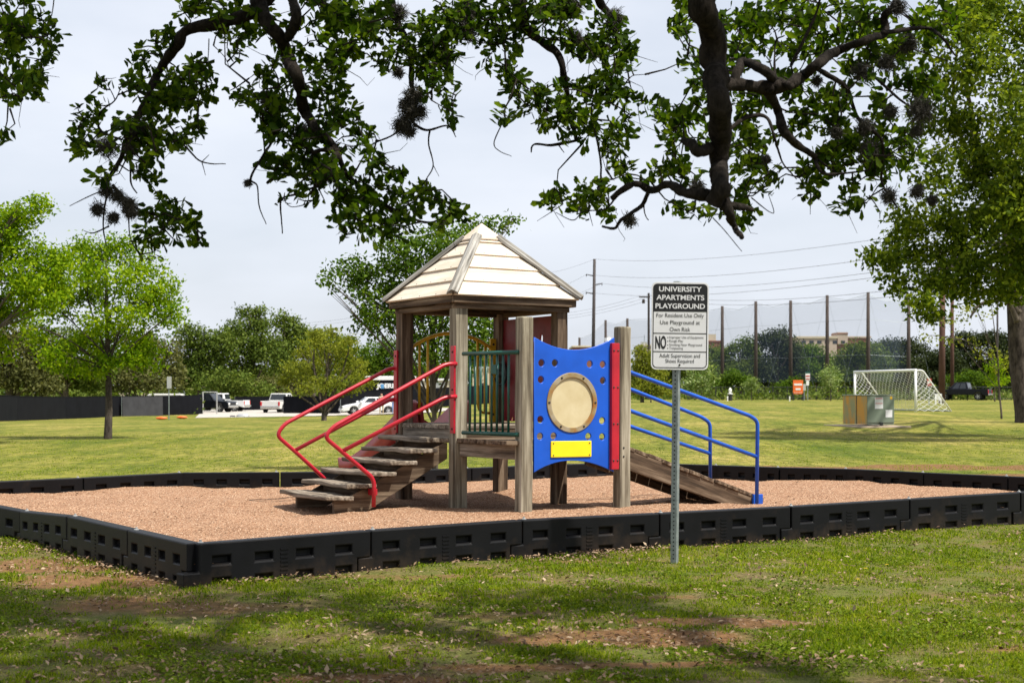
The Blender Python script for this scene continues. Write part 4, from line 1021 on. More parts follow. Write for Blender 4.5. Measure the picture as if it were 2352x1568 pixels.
    blobsR = [(60,60,130,90),(170,110,80,80),(260,40,120,80),(400,150,120,90),(450,230,100,90),(430,330,100,90),(540,250,45,55),(60,420,85,85),(200,430,100,90),(330,470,110,90),(430,420,85,85),(550,500,50,55),(210,580,85,55),(350,600,110,70),(500,600,60,80),(430,720,45,45),(540,770,60,50),(500,680,50,45),(300,180,70,60),(180,880,65,60),(280,910,85,55),(380,900,90,70),(450,980,30,25),
        (780,60,60,80),(750,150,55,55),(830,250,55,55),(840,370,55,55),(870,440,65,55),(1050,80,110,90),(1180,60,130,90),(1120,170,120,80),(1300,60,150,80),(1400,160,130,90),(1480,90,120,80),(1300,230,120,60),(1600,80,130,80),(700,510,50,60),(780,560,90,75),(850,610,75,75),(700,680,60,45),(740,760,90,55),(800,810,75,55),(1080,480,110,80),(1100,620,100,80),(1080,760,100,65),(1160,800,50,80),(1050,880,80,65),(880,970,75,45),(760,930,50,35),(1040,1000,60,40),(640,830,35,25),
        (1350,440,110,80),(1420,550,110,80),(1300,570,85,55),(1480,640,110,80),(1340,790,75,55),(1360,850,55,55),(1460,760,120,85),(1600,680,140,100),(1550,900,85,60),(1620,950,40,35),(1700,640,120,100),(1800,700,100,80),(1720,780,100,70),(1500,450,85,65),(1620,300,110,85),(1700,220,110,85),(1800,330,90,80),(1850,200,100,90),(1900,420,100,80),(1000,300,80,80),(1250,340,70,40),(1950,90,110,90),(1700,480,70,70),(990,700,60,60)]
    ctr = []
    for side, bl in ((Lz, blobsL), (Rz_, blobsR)):
        for (x, y, rx, ry) in bl:
            n = max(2, int(rx*ry*3.14/1850.0))
            for _ in range(n):
                a = random.uniform(0, 6.283); r = math.sqrt(random.random())
                u, v = side(x+rx*r*math.cos(a), y+ry*r*math.sin(a))
                Y = 7.2 + random.gauss(0, 0.26) + (0.35 if side is Rz_ and x > 1000 else 0)
                ctr.append(np.array(at(u, v, Y)))
    # grow twigs: each spray joins the nearest wood
    NP = np.array([n[0][:] for n in nodes]); C = np.array(ctr)
    d0 = np.array([np.min(np.sum((NP-c)**2, 1)) for c in C]); order = np.argsort(d0); C = C[order]
    allp = np.zeros((len(NP)+len(C)*2, 3)); allp[:len(NP)] = NP; m = len(NP)
    tw = MB(); P = []; D = []; Nn = []
    for c in C:
        k = np.argmin(np.sum((allp[:m]-c)**2, 1)); a = allp[k].copy(); v = c-a; L = np.linalg.norm(v)
        mid = (a+c)/2 + rng.normal(size=3)*L*0.10 + np.array([0,0,0.05*L])
        if L > 0.012:
            tw.tube([a, mid, c], [0.0042+0.006*min(L,0.6), 0.0036, 0.0022], 4, caps=False)
            allp[m] = mid; allp[m+1] = c; m += 2
        t = unit(v + rng.normal(size=3)*0.5*max(L, 0.05))
        nl = rng.integers(7, 12)
        for q in range(nl):
            s_ = rng.random()*0.075
            ph = q*2.4; pr = unit(np.cross(t, rng.normal(size=3)))
            P.append(c - t*s_ + rng.normal(size=3)*0.012); D.append(t*0.55 + pr*0.9 + np.array([0,0,-0.08])); Nn.append(t*0.8 + np.array([0,0,0.6]) + rng.normal(size=3)*0.35)
    for i_ in rng.choice(len(C), 260, replace=False):
        a = C[i_].copy(); d = unit(rng.normal(size=3)+np.array([0,0,-0.35])); pts_ = [a]
        for _ in range(rng.integers(2, 5)):
            d = unit(d+rng.normal(size=3)*0.45); a = a+d*rng.uniform(0.03, 0.075); pts_.append(a)
        tw.tube(pts_, [0.0026-0.0016*j/(len(pts_)-1) for j in range(len(pts_))], 3, caps=False)
    tw.build('twigs', M['bark'], o, loc=-base)
    P, D, Nn = np.array(P), np.array(D), np.array(Nn); n = len(P); L = rng.uniform(0.040, 0.068, n)
    print('oak leaves', n)
    link('leaves', leaf_mesh('leaves', P-np.array(base), D, Nn, L, L*rng.uniform(0.44, 0.58, n), rng.random(n), LEAF_N), M['leaf_oak'], o)
    # unseen crown above the frame, added to shade the leaves and front grass
    P = []
    for cx, cy, cz, rx, ry, rz, cnt in [(-2.6,4.6,5.2,1.9,1.5,.55,700),(-0.4,5.0,5.6,1.7,1.6,.6,780),(1.7,4.6,5.4,1.4,1.2,.6,230),(-3.6,6.4,4.9,1.4,1.1,.45,430),(-1.3,6.8,5.0,1.4,0.9,.5,430),(2.8,3.0,5.6,1.5,1.6,.6,260),(0.3,2.6,5.9,2.4,1.7,.6,760),(-3.2,1.8,5.7,2.2,2.0,.6,760),(0.7,7.3,4.9,1.0,.7,.4,110),(3.3,6.2,5.2,0.9,0.9,.5,90),(1,0,6,4.5,1.5,.7,900),(2.7,4.3,5.8,2.2,.65,.4,420)]:
        d = rdir(cnt)*(rng.random((cnt,1))**0.4); cc = np.array([cx,cy,cz])+d*np.array([rx,ry,rz])
        P.append(np.repeat(cc, 8, 0)+rng.normal(size=(cnt*8,3))*0.07)
    P = np.concatenate(P); n = len(P); L = rng.uniform(0.06, 0.10, n)
    link('shade_crown', leaf_mesh('shade_crown', P-np.array(base), rdir(n), rdir(n)+np.array([0,0,1.2]), L, L*0.55, rng.random(n)), M['leaf_oak'], o)
    # ball moss
    def moss(u, v, r, Y, cnt):
        c = at(u, v, Y); mbv = []; mbf = []
        cnt = int(cnt*3.6); r *= 1.1
        for d in rdir(cnt):
            s0_ = c + Vector(rdir(1)[0])*r*0.7*random.random()
            L_ = r*random.uniform(0.18, 0.6); d = Vector(d); d.z -= 0.25; d.normalize(); side = d.cross(Vector(rdir(1)[0])).normalized(); w = 0.0011+0.0008*random.random()
            bend = Vector(rdir(1)[0])*L_*0.6
            p = [s0_, s0_+d*L_*0.5+bend*0.15, s0_+d*L_*0.85+bend*0.55, s0_+d*L_*0.8+bend*1.1]
            b0 = len(mbv); mbv += [p[0]-side*w, p[0]+side*w, p[1]-side*w, p[1]+side*w, p[2]-side*w*.8, p[2]+side*w*.8, p[3]]; mbf += [(b0,b0+1,b0+3,b0+2),(b0+2,b0+3,b0+5,b0+4),(b0+4,b0+5,b0+6)]
        mb_ = MB(); mb_.v = [tuple(x) for x in mbv]; mb_.f = mbf; mb_.build('ball_moss', M['moss'], o, loc=-base)
    for (sd_, x, y, r) in [('L',490,675,60),('L',640,600,50),('L',600,690,40),('L',490,875,50),('L',540,900,44),('L',585,935,48),('L',450,960,46),('L',600,970,50),('L',520,1000,40),('L',1240,455,55),('L',1390,610,60),('L',1490,800,60),('L',1830,335,35),('L',1900,440,62),('L',1885,520,66),('L',1845,575,58),('L',1925,510,50),('L',1880,600,48),('L',1860,480,40),('L',2140,50,60),('L',2150,140,70),('L',1830,60,60),('L',1140,840,25),
                           ('R',290,170,45),('R',470,80,55),('R',280,40,55),('R',850,860,50),('R',540,1010,45),('R',1610,330,60),('R',1720,290,55),('R',1820,200,60),('R',1880,510,80),('R',1740,510,45),('R',1860,600,40),('R',1620,580,55),('R',1640,690,60),('R',1490,610,40),('R',1770,30,55),('R',1860,880,45),('R',1730,900,50),('R',1930,920,35),('R',1400,370,35),('R',1170,730,28)]:
        u, v = (Lz if sd_ == 'L' else Rz_)(x, y); moss(u, v, r*0.5*7.1/F, 7.1, int(110+r*2.2))
    return o
oak()

# ------------------------------------------------------------------ trees of the park
def T(u, v): return ground_at(u, v)
b = T(248, 1008)
tree('shade_tree', 'young bright green tree with a slim straight trunk on the left lawn', 'tree', b,
     [(240,560,65,45),(180,590,55,45),(300,590,65,55),(345,640,55,55),(250,640,90,60),(380,665,35,55),(405,715,30,32),(340,720,75,50),(180,670,75,55),(130,705,65,50),(250,730,90,50),(350,785,50,45),(180,800,85,42),(120,815,45,42),(280,815,80,34),(90,780,40,40),(215,600,50,40),(330,680,50,40),(250,780,95,40),(165,845,60,24),(330,830,60,28),(70,740,50,45),(210,850,40,18)], 0.09, 'leaf_spring', 0.42, 0.12, 0.7, fork=0.5, zt=b.z+4.8, lf=(0.5, 0.9), limb_r=0.24, lump=True, shell=0.6, bark_m='bark_dark')
b = Vector(at(-95, 985, 33.0)); b.z = g(b.x, b.y)
tree('shade_tree', 'bright green leafy tree at the left edge, trunk out of view', 'tree', b,
     [(60,480,50,35),(20,505,60,45),(95,470,25,25),(40,560,85,55),(65,630,100,60),(125,640,70,50),(30,700,75,55),(5,800,30,42),(100,590,60,40),(-60,600,120,120),(-80,720,100,80),(140,590,20,30),(90,690,60,35)], 0.09, 'leaf_spring', 0.55, 0.2, 0.6, zt=4.8, limb_r=0.25, lf=(.5,.9), lump=True, shell=0.6)
b = Vector((-1.17, 21.8, 0))
tree('small_tree', 'slender mid green tree just behind the playground tower', 'tree', b,
     [(990,560,90,50),(920,590,60,50),(1050,560,60,45),(1100,520,40,25),(1150,512,28,18),(1180,500,15,12),(870,640,65,50),(820,620,40,35),(775,612,28,20),(748,640,18,16),(800,650,30,25),(760,662,14,12),(890,710,70,50),(850,740,40,35),(960,650,80,70),(1030,640,80,70),(970,740,70,60),(1060,730,80,60),(1090,800,50,40),(1010,800,60,35),(830,690,25,25),(1060,845,40,25),(940,690,60,50),(1120,760,30,40)], 0.066, 'leaf_mid', 0.85, 0.055, 0.35, fork=0.5, zt=3.4)
b = T(744, 966)
tree('small_tree', 'yellow green bushy tree with a forked trunk left of the stairs', 'tree', b,
     [(740,785,45,25),(700,805,40,28),(790,800,40,28),(720,840,55,30),(780,845,50,32),(685,860,38,28),(740,880,60,25),(820,870,30,28),(832,835,18,20),(658,850,16,20),(765,762,26,14),(800,893,36,16),(700,893,30,16),(725,768,18,10),(650,875,14,12),(845,880,14,14),(760,815,45,25),(805,780,22,14)], 0.15, 'leaf_yellow', 0.34, 0.2, 0.8, fork=0.3, zt=b.z+3, lump=True, shell=0.45, lf=(0.2, 0.5))

# big live oak at the right edge
b = Vector(at(2358, 955, 46)); b.z = g(b.x, b.y)
big = tree('live_oak', 'big spreading live oak with a thick grey trunk at the right edge', 'tree', b,
     [(2200,110,110,110),(2330,140,140,140),(2150,260,95,90),(2280,320,130,110),(2140,390,80,70),(2130,490,110,65),(2240,480,130,90),(2350,470,110,110),(2075,575,80,50),(2150,570,90,60),(2060,640,62,38),(2045,600,45,30),(2180,640,110,60),(2290,620,110,60),(2115,690,45,22),(2400,300,150,200),(2350,20,150,100),(2220,30,100,60),(2090,520,45,35),(2360,600,60,70),(2230,570,100,70),(2190,190,70,60),(2250,400,90,60),(2010,590,22,14),(2330,670,60,35),(2200,665,60,28),(2270,680,50,26),(2150,650,55,32),(2360,640,70,70),(2380,500,120,120),(2130,720,30,14),(2450,500,120,120),(2480,300,140,140),(2450,640,100,70),(2560,420,120,120),(2560,600,110,80)], 0.125, 'leaf_big', 0.46, 0.42, 0.55, fork=0.6, zt=10.5, shell=0.55, lump=True, bark_m='bark_dark', lf=(0.5, 0.9), near=12.0, limb_r=0.22, limb_n=3)  # crown drawn nearer and unseen right lobes added to widen the lawn shade
mb = MB()
for pts in ([(2338,740),(2325,705),(2300,680),(2255,668),(2215,672)], [(2340,720),(2318,690),(2290,690),(2250,700),(2228,730)], [(2345,700),(2310,640),(2260,600)]):
    p = [at(u, v, 45.6)-b for u, v in pts]; p = smooth_line(p, 4); mb.tube(p, [0.13-0.10*i/(len(p)-1) for i in range(len(p))], 6)
mb.build('limb', M['bark_far'], big, smooth=True)
def clumpy(u0, v0, w, h, n, ru, rv):
    return [(u0+random.uniform(-1,1)*w, v0+random.uniform(-1,1)*h, ru*random.uniform(.7,1.2), rv*random.uniform(.7,1.2)) for _ in range(n)]
tree('hanging_spray', 'loose pale green shoots below the big oak crown by its trunk', 'sapling', Vector(at(2300, 958, 50)), [(2175,735,40,20),(2200,780,25,18),(2245,715,40,20),(2130,770,22,14),(2260,800,30,20),(2300,830,25,25),(2210,650,30,25)], 0.12, 'leaf_yellow', 0.30, 0.04, 0.6)

# the wood behind the left fence
W = lambda u, Y: on_ground(u, Y)
gl = 'oaks behind the black fence'
specs = [(20, 112, 'grey brown scrubby tree at the far left edge behind the lawn', 'leaf_grey', [(10,760,60,40),(60,790,70,45),(110,830,60,45),(20,850,70,50),(80,880,70,40),(-20,800,60,60)], .5),
 (150, 128, 'grey green oak behind the bright young tree, low over the fence', 'leaf_oakfar', [(150,830,60,45),(110,870,60,40),(190,870,70,40),(160,780,50,40),(230,840,50,45),(60,860,50,40)], .4),
 (300, 135, 'dull grey oak seen right of the young tree trunk', 'leaf_grey', [(300,830,60,45),(260,870,60,35),(340,870,60,40),(370,820,50,45),(320,780,50,35),(400,870,35,35)], .45),
 (455, 168, 'dark oak with a leaning black trunk above the pickup', 'leaf_oakfar', [(450,770,45,35),(430,810,45,40),(470,800,40,45),(440,850,50,45),(490,860,40,45),(420,870,30,35),(510,800,40,50)], .35),
 (575, 172, 'tall rounded oak, highest of the wood on the left', 'leaf_oakfar', [(580,740,38,30),(545,755,40,30),(605,770,45,40),(560,800,60,45),(620,820,50,45),(540,850,60,40),(600,870,60,40),(560,715,22,14),(595,712,22,12),(520,780,30,30)], .4),
 (665, 178, 'tall oak with a domed crown beside the yellow green tree', 'leaf_oakfar', [(665,750,35,30),(645,735,28,20),(680,780,45,40),(650,820,60,45),(700,840,50,45),(660,870,60,35)], .4),
 (500, 162, 'low bright oak bush over the white pickup', 'leaf_oakfar', [(510,880,45,28),(560,890,45,22),(470,885,30,25),(600,895,35,18),(540,870,40,25)], .2),
 (640, 164, 'low olive oak over the rear of the parked pickup', 'leaf_grey', [(640,885,40,25),(690,890,35,22),(610,880,30,22)], .2),
 (830, 170, 'light green tree behind the black office trailer', 'leaf_mid', [(850,820,50,35),(820,850,45,30),(880,850,50,30),(800,800,30,30),(780,830,40,40),(900,810,40,40)], .3),
 (720, 200, 'distant dark tree top right of the domed oak', 'leaf_oakfar', [(715,765,30,16),(745,772,30,16),(690,775,25,18),(770,790,40,25),(730,800,50,30)], .4),
 (1000, 165, 'mid green tree behind the beige sheds, seen through the tower', 'leaf_mid', [(960,840,45,30),(1010,850,45,30),(1080,850,50,35),(1120,830,45,40),(1050,810,50,35),(1190,850,50,40),(1250,850,50,40)], .3)]
for u, Y, lb, col, bl, tr_ in specs:
    tree('oak_tree', lb, 'tree', W(u, Y), bl, 0.32 if Y > 140 else 0.26, col, 0.75, tr_, 0.6, group=gl, shell=0.8, clump=8, lump=True)
# the wood beyond the right field
gr_ = 'trees beyond the far fence'
specs = [(1475, 120, 'yellow green tree right of the low post, left of the sign', 'leaf_yellow', [(1480,830,28,25),(1465,860,30,25),(1500,860,30,25),(1470,805,18,14),(1450,890,30,18)], .2, .26),
 (1540, 175, 'dull green tree behind the rules sign', 'leaf_oakfar', [(1540,830,40,30),(1580,850,40,30),(1520,870,40,25),(1610,870,40,25)], .3, .4),
 (1700, 185, 'grey green oak between the first two net poles right of the sign', 'leaf_oakfar', [(1700,800,35,28),(1670,825,35,30),(1725,820,30,35),(1690,855,45,30),(1650,860,35,30)], .35, .4),
 (1785, 178, 'tall dark cedar, highest left of the beige building', 'leaf_cedar', [(1790,770,28,22),(1775,800,40,30),(1815,800,35,28),(1760,840,45,35),(1820,850,45,35),(1790,880,50,25),(1755,775,22,18)], .35, .4),
 (1880, 180, 'mid green tree below the beige building', 'leaf_mid', [(1870,810,30,22),(1895,825,28,22),(1860,850,30,30),(1890,870,30,20)], .25, .4),
 (1960, 176, 'broad olive oak behind the goal', 'leaf_oakfar', [(1950,820,40,25),(1990,810,45,30),(2020,840,40,35),(1940,860,45,30),(2000,870,50,25),(1965,800,25,18)], .4, .4),
 (2070, 180, 'dark cedar with a ragged top right of the goal crossbar', 'leaf_cedar', [(2050,790,28,25),(2085,795,28,22),(2060,830,40,30),(2100,835,35,30),(2070,870,45,25),(2030,815,25,20)], .4, .4),
 (2145, 182, 'dark cedar with a round lone top near the brown poles', 'leaf_cedar', [(2115,800,18,14),(2140,830,35,25),(2170,820,35,30),(2150,865,45,25),(2190,850,35,30)], .4, .4),
 (2250, 186, 'dark wide cedar mass behind the black pickup', 'leaf_cedar', [(2230,780,45,25),(2280,780,45,25),(2210,820,45,35),(2270,830,55,40),(2330,810,50,45),(2240,870,60,30),(2310,870,50,30),(2190,795,25,22)], .45, .4),
 (1840, 195, 'grey green oak filling the gap behind the orange board', 'leaf_oakfar', [(1835,805,30,22),(1850,840,45,30),(1820,865,40,25),(1895,860,40,28)], .35, .4),
 (1630, 190, 'olive oak half hidden by the right edge of the sign', 'leaf_oakfar', [(1640,815,30,22),(1625,845,35,28),(1655,870,40,24)], .3, .4),
 (2010, 200, 'dark cedar behind the left goal post', 'leaf_cedar', [(2020,805,35,22),(2000,845,40,30),(1960,870,45,24),(2040,875,40,22)], .35, .4),
 (1690, 160, 'bright green shrub beyond the iron fence, right of the sign', 'leaf_mid', [(1690,865,28,20),(1665,880,25,15),(1710,880,25,16)], .1, .3),
 (1850, 162, 'bright shrub beyond the iron fence by the orange board', 'leaf_mid', [(1825,880,22,14),(1800,888,22,12)], .1, .3),
 (2230, 172, 'bright green hedge like shrub behind the black pickup roof', 'leaf_mid', [(2195,872,30,14),(2230,868,35,16),(2265,878,35,14)], .1, .3)]
for u, Y, lb, col, bl, tr_, lf in specs:
    tree('oak_tree' if 'oak' in lb else ('cedar_tree' if 'cedar' in lb else ('shrub' if 'shrub' in lb else 'tree')), lb, 'shrub' if 'shrub' in lb else 'tree', W(u, Y), bl, lf*0.72, col, 1.0, tr_, 0.5, group=gr_, shell=0.75, clump=8, lump=True)
sp = [(1612, 150, 'pale leaved young tree just right of the sign', [(1610,845,22,16),(1625,865,24,16),(1595,870,25,16),(1610,885,28,14),(1580,885,22,14)], .26),
      (1726, 150, 'smallest pale sapling by the iron fence', [(1728,872,12,8),(1720,884,17,9),(1735,888,12,9),(1724,896,12,6)], .17),
      (1908, 140, 'pale pointed sapling left of the goal', [(1908,845,12,10),(1896,860,18,12),(1922,862,16,12),(1908,876,24,14),(1905,890,15,8)], .18),
      (2285, 130, 'fresh green sapling between the pickup tailgate and the oak trunk', [(2290,830,16,8),(2275,845,14,8),(2292,850,15,9),(2283,866,20,9),(2305,872,14,9),(2285,880,18,7)], .15),
      (1495, 118, 'bright yellow green shrub behind the blue ramp rails', [(1495,880,30,16),(1520,890,28,14),(1475,895,25,12),(1500,900,35,10),(1540,898,20,10)], .2)]
for u, Y, lb, bl, lf in sp:
    tree('sapling' if 'shrub' not in lb else 'shrub', lb, 'sapling' if 'shrub' not in lb else 'shrub', W(u, Y), bl, lf, 'leaf_white' if 'pale' in lb else ('leaf_spring' if 'fresh' in lb else 'leaf_yellow'), 1.0, 0.07, 0.5, shell=0.3, clump=7, limbs=False)
# undergrowth along the far fence and the woods' floor: one mass
def undergrowth():
    P = []
    for u in np.arange(1440, 2420, 7.0):
        Y = 152+random.uniform(0, 22); b_ = on_ground(u, Y); h = random.uniform(0.5, 1.7)
        c = rng.normal(size=(44,3))*np.array([1.1, 1.2, 0.42])*h*0.7; P.append(c+np.array([b_.x, b_.y, b_.z+0.45*h]))
    for u in np.arange(-60, 720, 9.0):
        Y = (128 if u < 420 else 160)+random.uniform(0, 14); b_ = on_ground(u, Y); h = random.uniform(1.2, 2.8)
        c = rng.normal(size=(44,3))*np.array([1.0, 1.0, 0.5])*h*0.6; P.append(c+np.array([b_.x, b_.y, b_.z+0.5*h]))
    P = np.concatenate(P); n = len(P); L = rng.uniform(0.22, 0.45, n)
    tag(link('undergrowth', leaf_mesh('undergrowth', P, rdir(n), rdir(n)+np.array([0,-.3,.6]), L, L*0.6, rng.random(n)), M['leaf_oakfar']), 'weeds and low brush along the far fences', 'undergrowth', kind='stuff')
undergrowth(); print('tree leaves', TOT)
# far wood that closes the horizon
def far_wood():
    P = []
    for u in np.arange(-500, 2900, 16.0):
        Y = 260+random.uniform(0, 50); b_ = on_ground(u, Y); h = random.uniform(6, 8.0) if not 1250 < u < 1460 else 4.5
        d = rdir(120)*(0.6+0.5*rng.random((120,1))); P.append(d*np.array([3.4,3,h*0.5])+np.array([b_.x, b_.y, b_.z+h*0.5]))
    P = np.concatenate(P); n = len(P); L = rng.uniform(0.8, 1.5, n)
    tag(link('far_wood', leaf_mesh('far_wood', P, rdir(n), rdir(n)+np.array([0,-.3,.6]), L, L*0.65, rng.random(n)), M['leaf_oakfar']), 'far wood closing the horizon behind the park', 'wood', kind='stuff')
far_wood()
# ------------------------------------------------------------------ things at the back of the park
M['screen'] = paint('windscreen_fabric', (0.007, 0.0075, 0.010), 0.9, 0.3, 1.5, spec=0.08)
M['screen_grey'] = paint('grey_windscreen', (0.05, 0.05, 0.055), 0.9, 0.25, 1.5, spec=0.1)
M['pole'] = paint('brown_wood_pole', (0.055, 0.040, 0.034), 0.9, 0.3, 2)
M['pole_red'] = paint('reddish_wood_pole', (0.085, 0.038, 0.026), 0.9, 0.3, 2)
M['dark_pole'] = paint('dark_steel_pole', (0.035, 0.026, 0.025), 0.7, 0.3, 2)
M['iron'] = paint('black_iron', (0.012, 0.014, 0.013), 0.5, 0.2)
M['glass_dark'] = paint('car_glass', (0.015, 0.018, 0.022), 0.12, 0.2, spec=0.8)
M['car_white'] = paint('white_car_paint', (0.74, 0.74, 0.74), 0.25, 0.06, spec=0.6)
M['car_silver'] = paint('silver_car_paint', (0.60, 0.59, 0.56), 0.3, 0.06, spec=0.6)
M['car_black'] = paint('black_car_paint', (0.006, 0.007, 0.012), 0.25, 0.1, spec=0.25)
M['tyre'] = paint('tyre_rubber', (0.014, 0.014, 0.014), 0.85, 0.2)
M['rim'] = paint('alloy_rim', (0.5, 0.5, 0.5), 0.3, 0.1, metal=0.5)
M['lamp_red'] = paint('tail_lamp', (0.45, 0.01, 0.015), 0.25, 0.1)
M['lamp_clear'] = paint('head_lamp', (0.7, 0.7, 0.68), 0.2, 0.1)
M['chrome'] = paint('chrome_trim', (0.6, 0.6, 0.6), 0.2, 0.1, metal=0.8)
M['beige'] = paint('beige_wall', (0.56, 0.48, 0.36), 0.8, 0.1, 0.6)
M['pinkbeige'] = paint('pinkish_stone', (0.50, 0.40, 0.32), 0.8, 0.1, 0.3)
M['brick'] = paint('red_brick', (0.24, 0.10, 0.07), 0.85, 0.2, 0.6)
M['concrete'] = paint('concrete', (0.34, 0.27, 0.20), 0.9, 0.2, 2)
M['blue_mark'] = paint('blue_lettering', (0.10, 0.30, 0.55), 0.5, 0.1)
M['redprint'] = paint('red_print', (0.45, 0.06, 0.05), 0.5, 0.1)

def face_frame(a, b):                               # local frame: x along a->b, y to the back, z up
    d = Vector((b.x-a.x, b.y-a.y, 0)); return math.atan2(d.y, d.x), d.length
def screen_fence(label, pts, h, mat='screen', spacing=3.0, grp='fences round the building site', h2=None):
    """pts: ground points"""
    o = thing('screened_fence', label, 'fence', pts[0], 0, grp)
    pan = MB()
    for a, b in zip(pts[:-1], pts[1:]):
        a, b = a-pts[0], b-pts[0]
        n = max(1, int((b-a).length/1.2))
        for i in range(n):
            p, q = a.lerp(b, i/n), a.lerp(b, (i+1)/n)
            sag = lambda t: 0.02*math.sin(t*7.1)
            dn = Vector((b.y-a.y, a.x-b.x, 0)).normalized()*0.02
            hh = lambda P_: h+((h2 or h)-h)*min(1, (P_.length/max(1e-6, (pts[-1]-pts[0]).length)))
            za, zb = hh(p)+sag(i), hh(q)+sag(i+1)
            pan.add([p+dn*(1+.7*math.sin(i*2.3)), q+dn*(1+.7*math.sin((i+1)*2.3)), q+Vector((0,0,zb)), p+Vector((0,0,za)),
                     p-dn, q-dn, q-dn*1.0+Vector((0,0,zb)), p-dn*1.0+Vector((0,0,za))], [(0,1,2,3),(7,6,5,4),(3,2,6,7),(0,3,7,4),(1,5,6,2)])
    pan.build('windscreen', M[mat], o)
    for a, b in zip(pts[:-1], pts[1:]):
        n = max(1, int((b-a).length/spacing))
        for i in range(n+1):
            p = a.lerp(b, i/n); nv_ = Vector((b.y-a.y, a.x-b.x, 0)).normalized()
            if nv_.dot(p) < 0: nv_ = -nv_
            p = p-pts[0]+nv_*0.09
            MB().tube([(p.x, p.y, p.z-0.1), (p.x, p.y, p.z+min(h, h2 or h)-0.02)], 0.03, 6).build('fence_post', M['steel'], o)
        fh = lambda P_: h+((h2 or h)-h)*(P_-pts[0]).length/(pts[-1]-pts[0]).length
        t = MB(); t.tube([a-pts[0]+Vector((0,0,fh(a))), b-pts[0]+Vector((0,0,fh(b)))], 0.022, 6); t.build('top_rail', M['screen'], o)
    return o
P1 = [ground_at(u, v) for u, v in ((-90, 970), (40, 966), (150, 962), (275, 956), (380, 953.5), (466, 951))]
screen_fence('long black screened fence from the left edge to the lot entrance', P1, 1.42, h2=1.72)
pp = [ground_at(u, v) + Vector((0, -0.35, 0)) for u, v in ((284, 956), (376, 954))]
screen_fence('grey see-through screen panel leaning on the long black fence', pp, 1.65, 'screen_grey')
P2 = [ground_at(u, v) for u, v in ((651, 950), (700, 950.5), (780, 951))]
screen_fence('black screened fence right of the lot entrance, before the pickup', P2, 1.6)
P2b = [on_ground(780, 132), on_ground(900, 138), on_ground(1160, 150), on_ground(1330, 152)]
screen_fence('black screened fence running behind the white sedan and tower', P2b, 1.9)
P3 = [on_ground(540, 154), on_ground(640, 156)]
screen_fence('dark fence stretch at the back of the pale lot', P3, 1.5)
b = ground_at(466, 951); k = b.y/F; o = thing('gate', 'grey metal gate frame standing at the end of the long black fence', 'gate', b)
for x in (0.0, 32*k): MB().tube([(x, 0, -.1), (x, 0, 52*k)], 0.06, 8).build('gate_post', M['zinc'], o)
MB().tube([(0, 0, 51*k), (32*k, 0, 51*k)], 0.035, 6).build('top_bar', M['zinc'], o); MB().tube([(0, 0, 8*k), (32*k, 0, 8*k)], 0.03, 6).build('lower_bar', M['zinc'], o)
# street sign pole by the left fence
b = ground_at(388, 964); k = b.y/F; o = thing('street_sign', 'thin pole with a pale sign seen edge on before the left fence', 'sign', b)
MB().tube([(0,0,-0.1), (0,0,99*k)], 0.035, 8).build('pole', M['steel'], o); MB().box(-0.09, 0.09, -0.3, 0.3, 72*k, 99*k).build('sign_plate', M['zinc'], o, bevel=0.01, loc=(0.02,0,0))
for u, v, lb in ((371, 963.5, 'orange sandbag left of the thin sign pole'), (418, 961.5, 'orange sandbag right of the thin sign pole')):
    b = ground_at(u, v); mb = MB(); n = 10; vs = []; fs = []
    for i in range(n+1):
        t = i/n; r_ = 0.13*(math.sin(math.pi*min(max(t,0.04),0.96)))**0.5
        for q in range(8): a = q*math.pi/4; vs.append((t*0.78-0.39, r_*1.3*math.cos(a)+0.02*math.sin(t*9), 0.11+r_*0.85*math.sin(a)))
    for i in range(n):
        for q in range(8): fs.append((i*8+q, i*8+(q+1)%8, (i+1)*8+(q+1)%8, (i+1)*8+q))
    fs += [tuple(range(7,-1,-1)), tuple(n*8+q for q in range(8))]
    o = mb.add(vs, fs).build('sandbag', M['orange'], None, smooth=True, loc=b); tag(o, lb, 'sandbag', 'orange sandbags')
b = ground_at(558, 957.5)
for i, (du, lb) in enumerate(((0, 'grey rubble sack lying at the lot entrance, bigger one'), (-24, 'flat dark rubble sack at the lot entrance'))):
    b = ground_at(558+du, 957.5); mb = MB(); vs = [(math.cos(a)*0.5*(1-.5*i)*r_+0.1*mnoise.noise(Vector((a, r_, i))), math.sin(a)*0.25*r_, h*(1-.5*i)) for r_, h in ((1, 0), (1.05, .12), (.6, .26)) for a in [q*math.pi/5 for q in range(10)]]
    fs = [(j*10+q, j*10+(q+1)%10, (j+1)*10+(q+1)%10, (j+1)*10+q) for j in range(2) for q in range(10)]+[tuple(20+q for q in range(10))]
    tag(mb.add(vs, fs).build('rubble_sack', M['screen_grey'] if i else M['zinc'], None, smooth=True, loc=b), lb, 'sack')

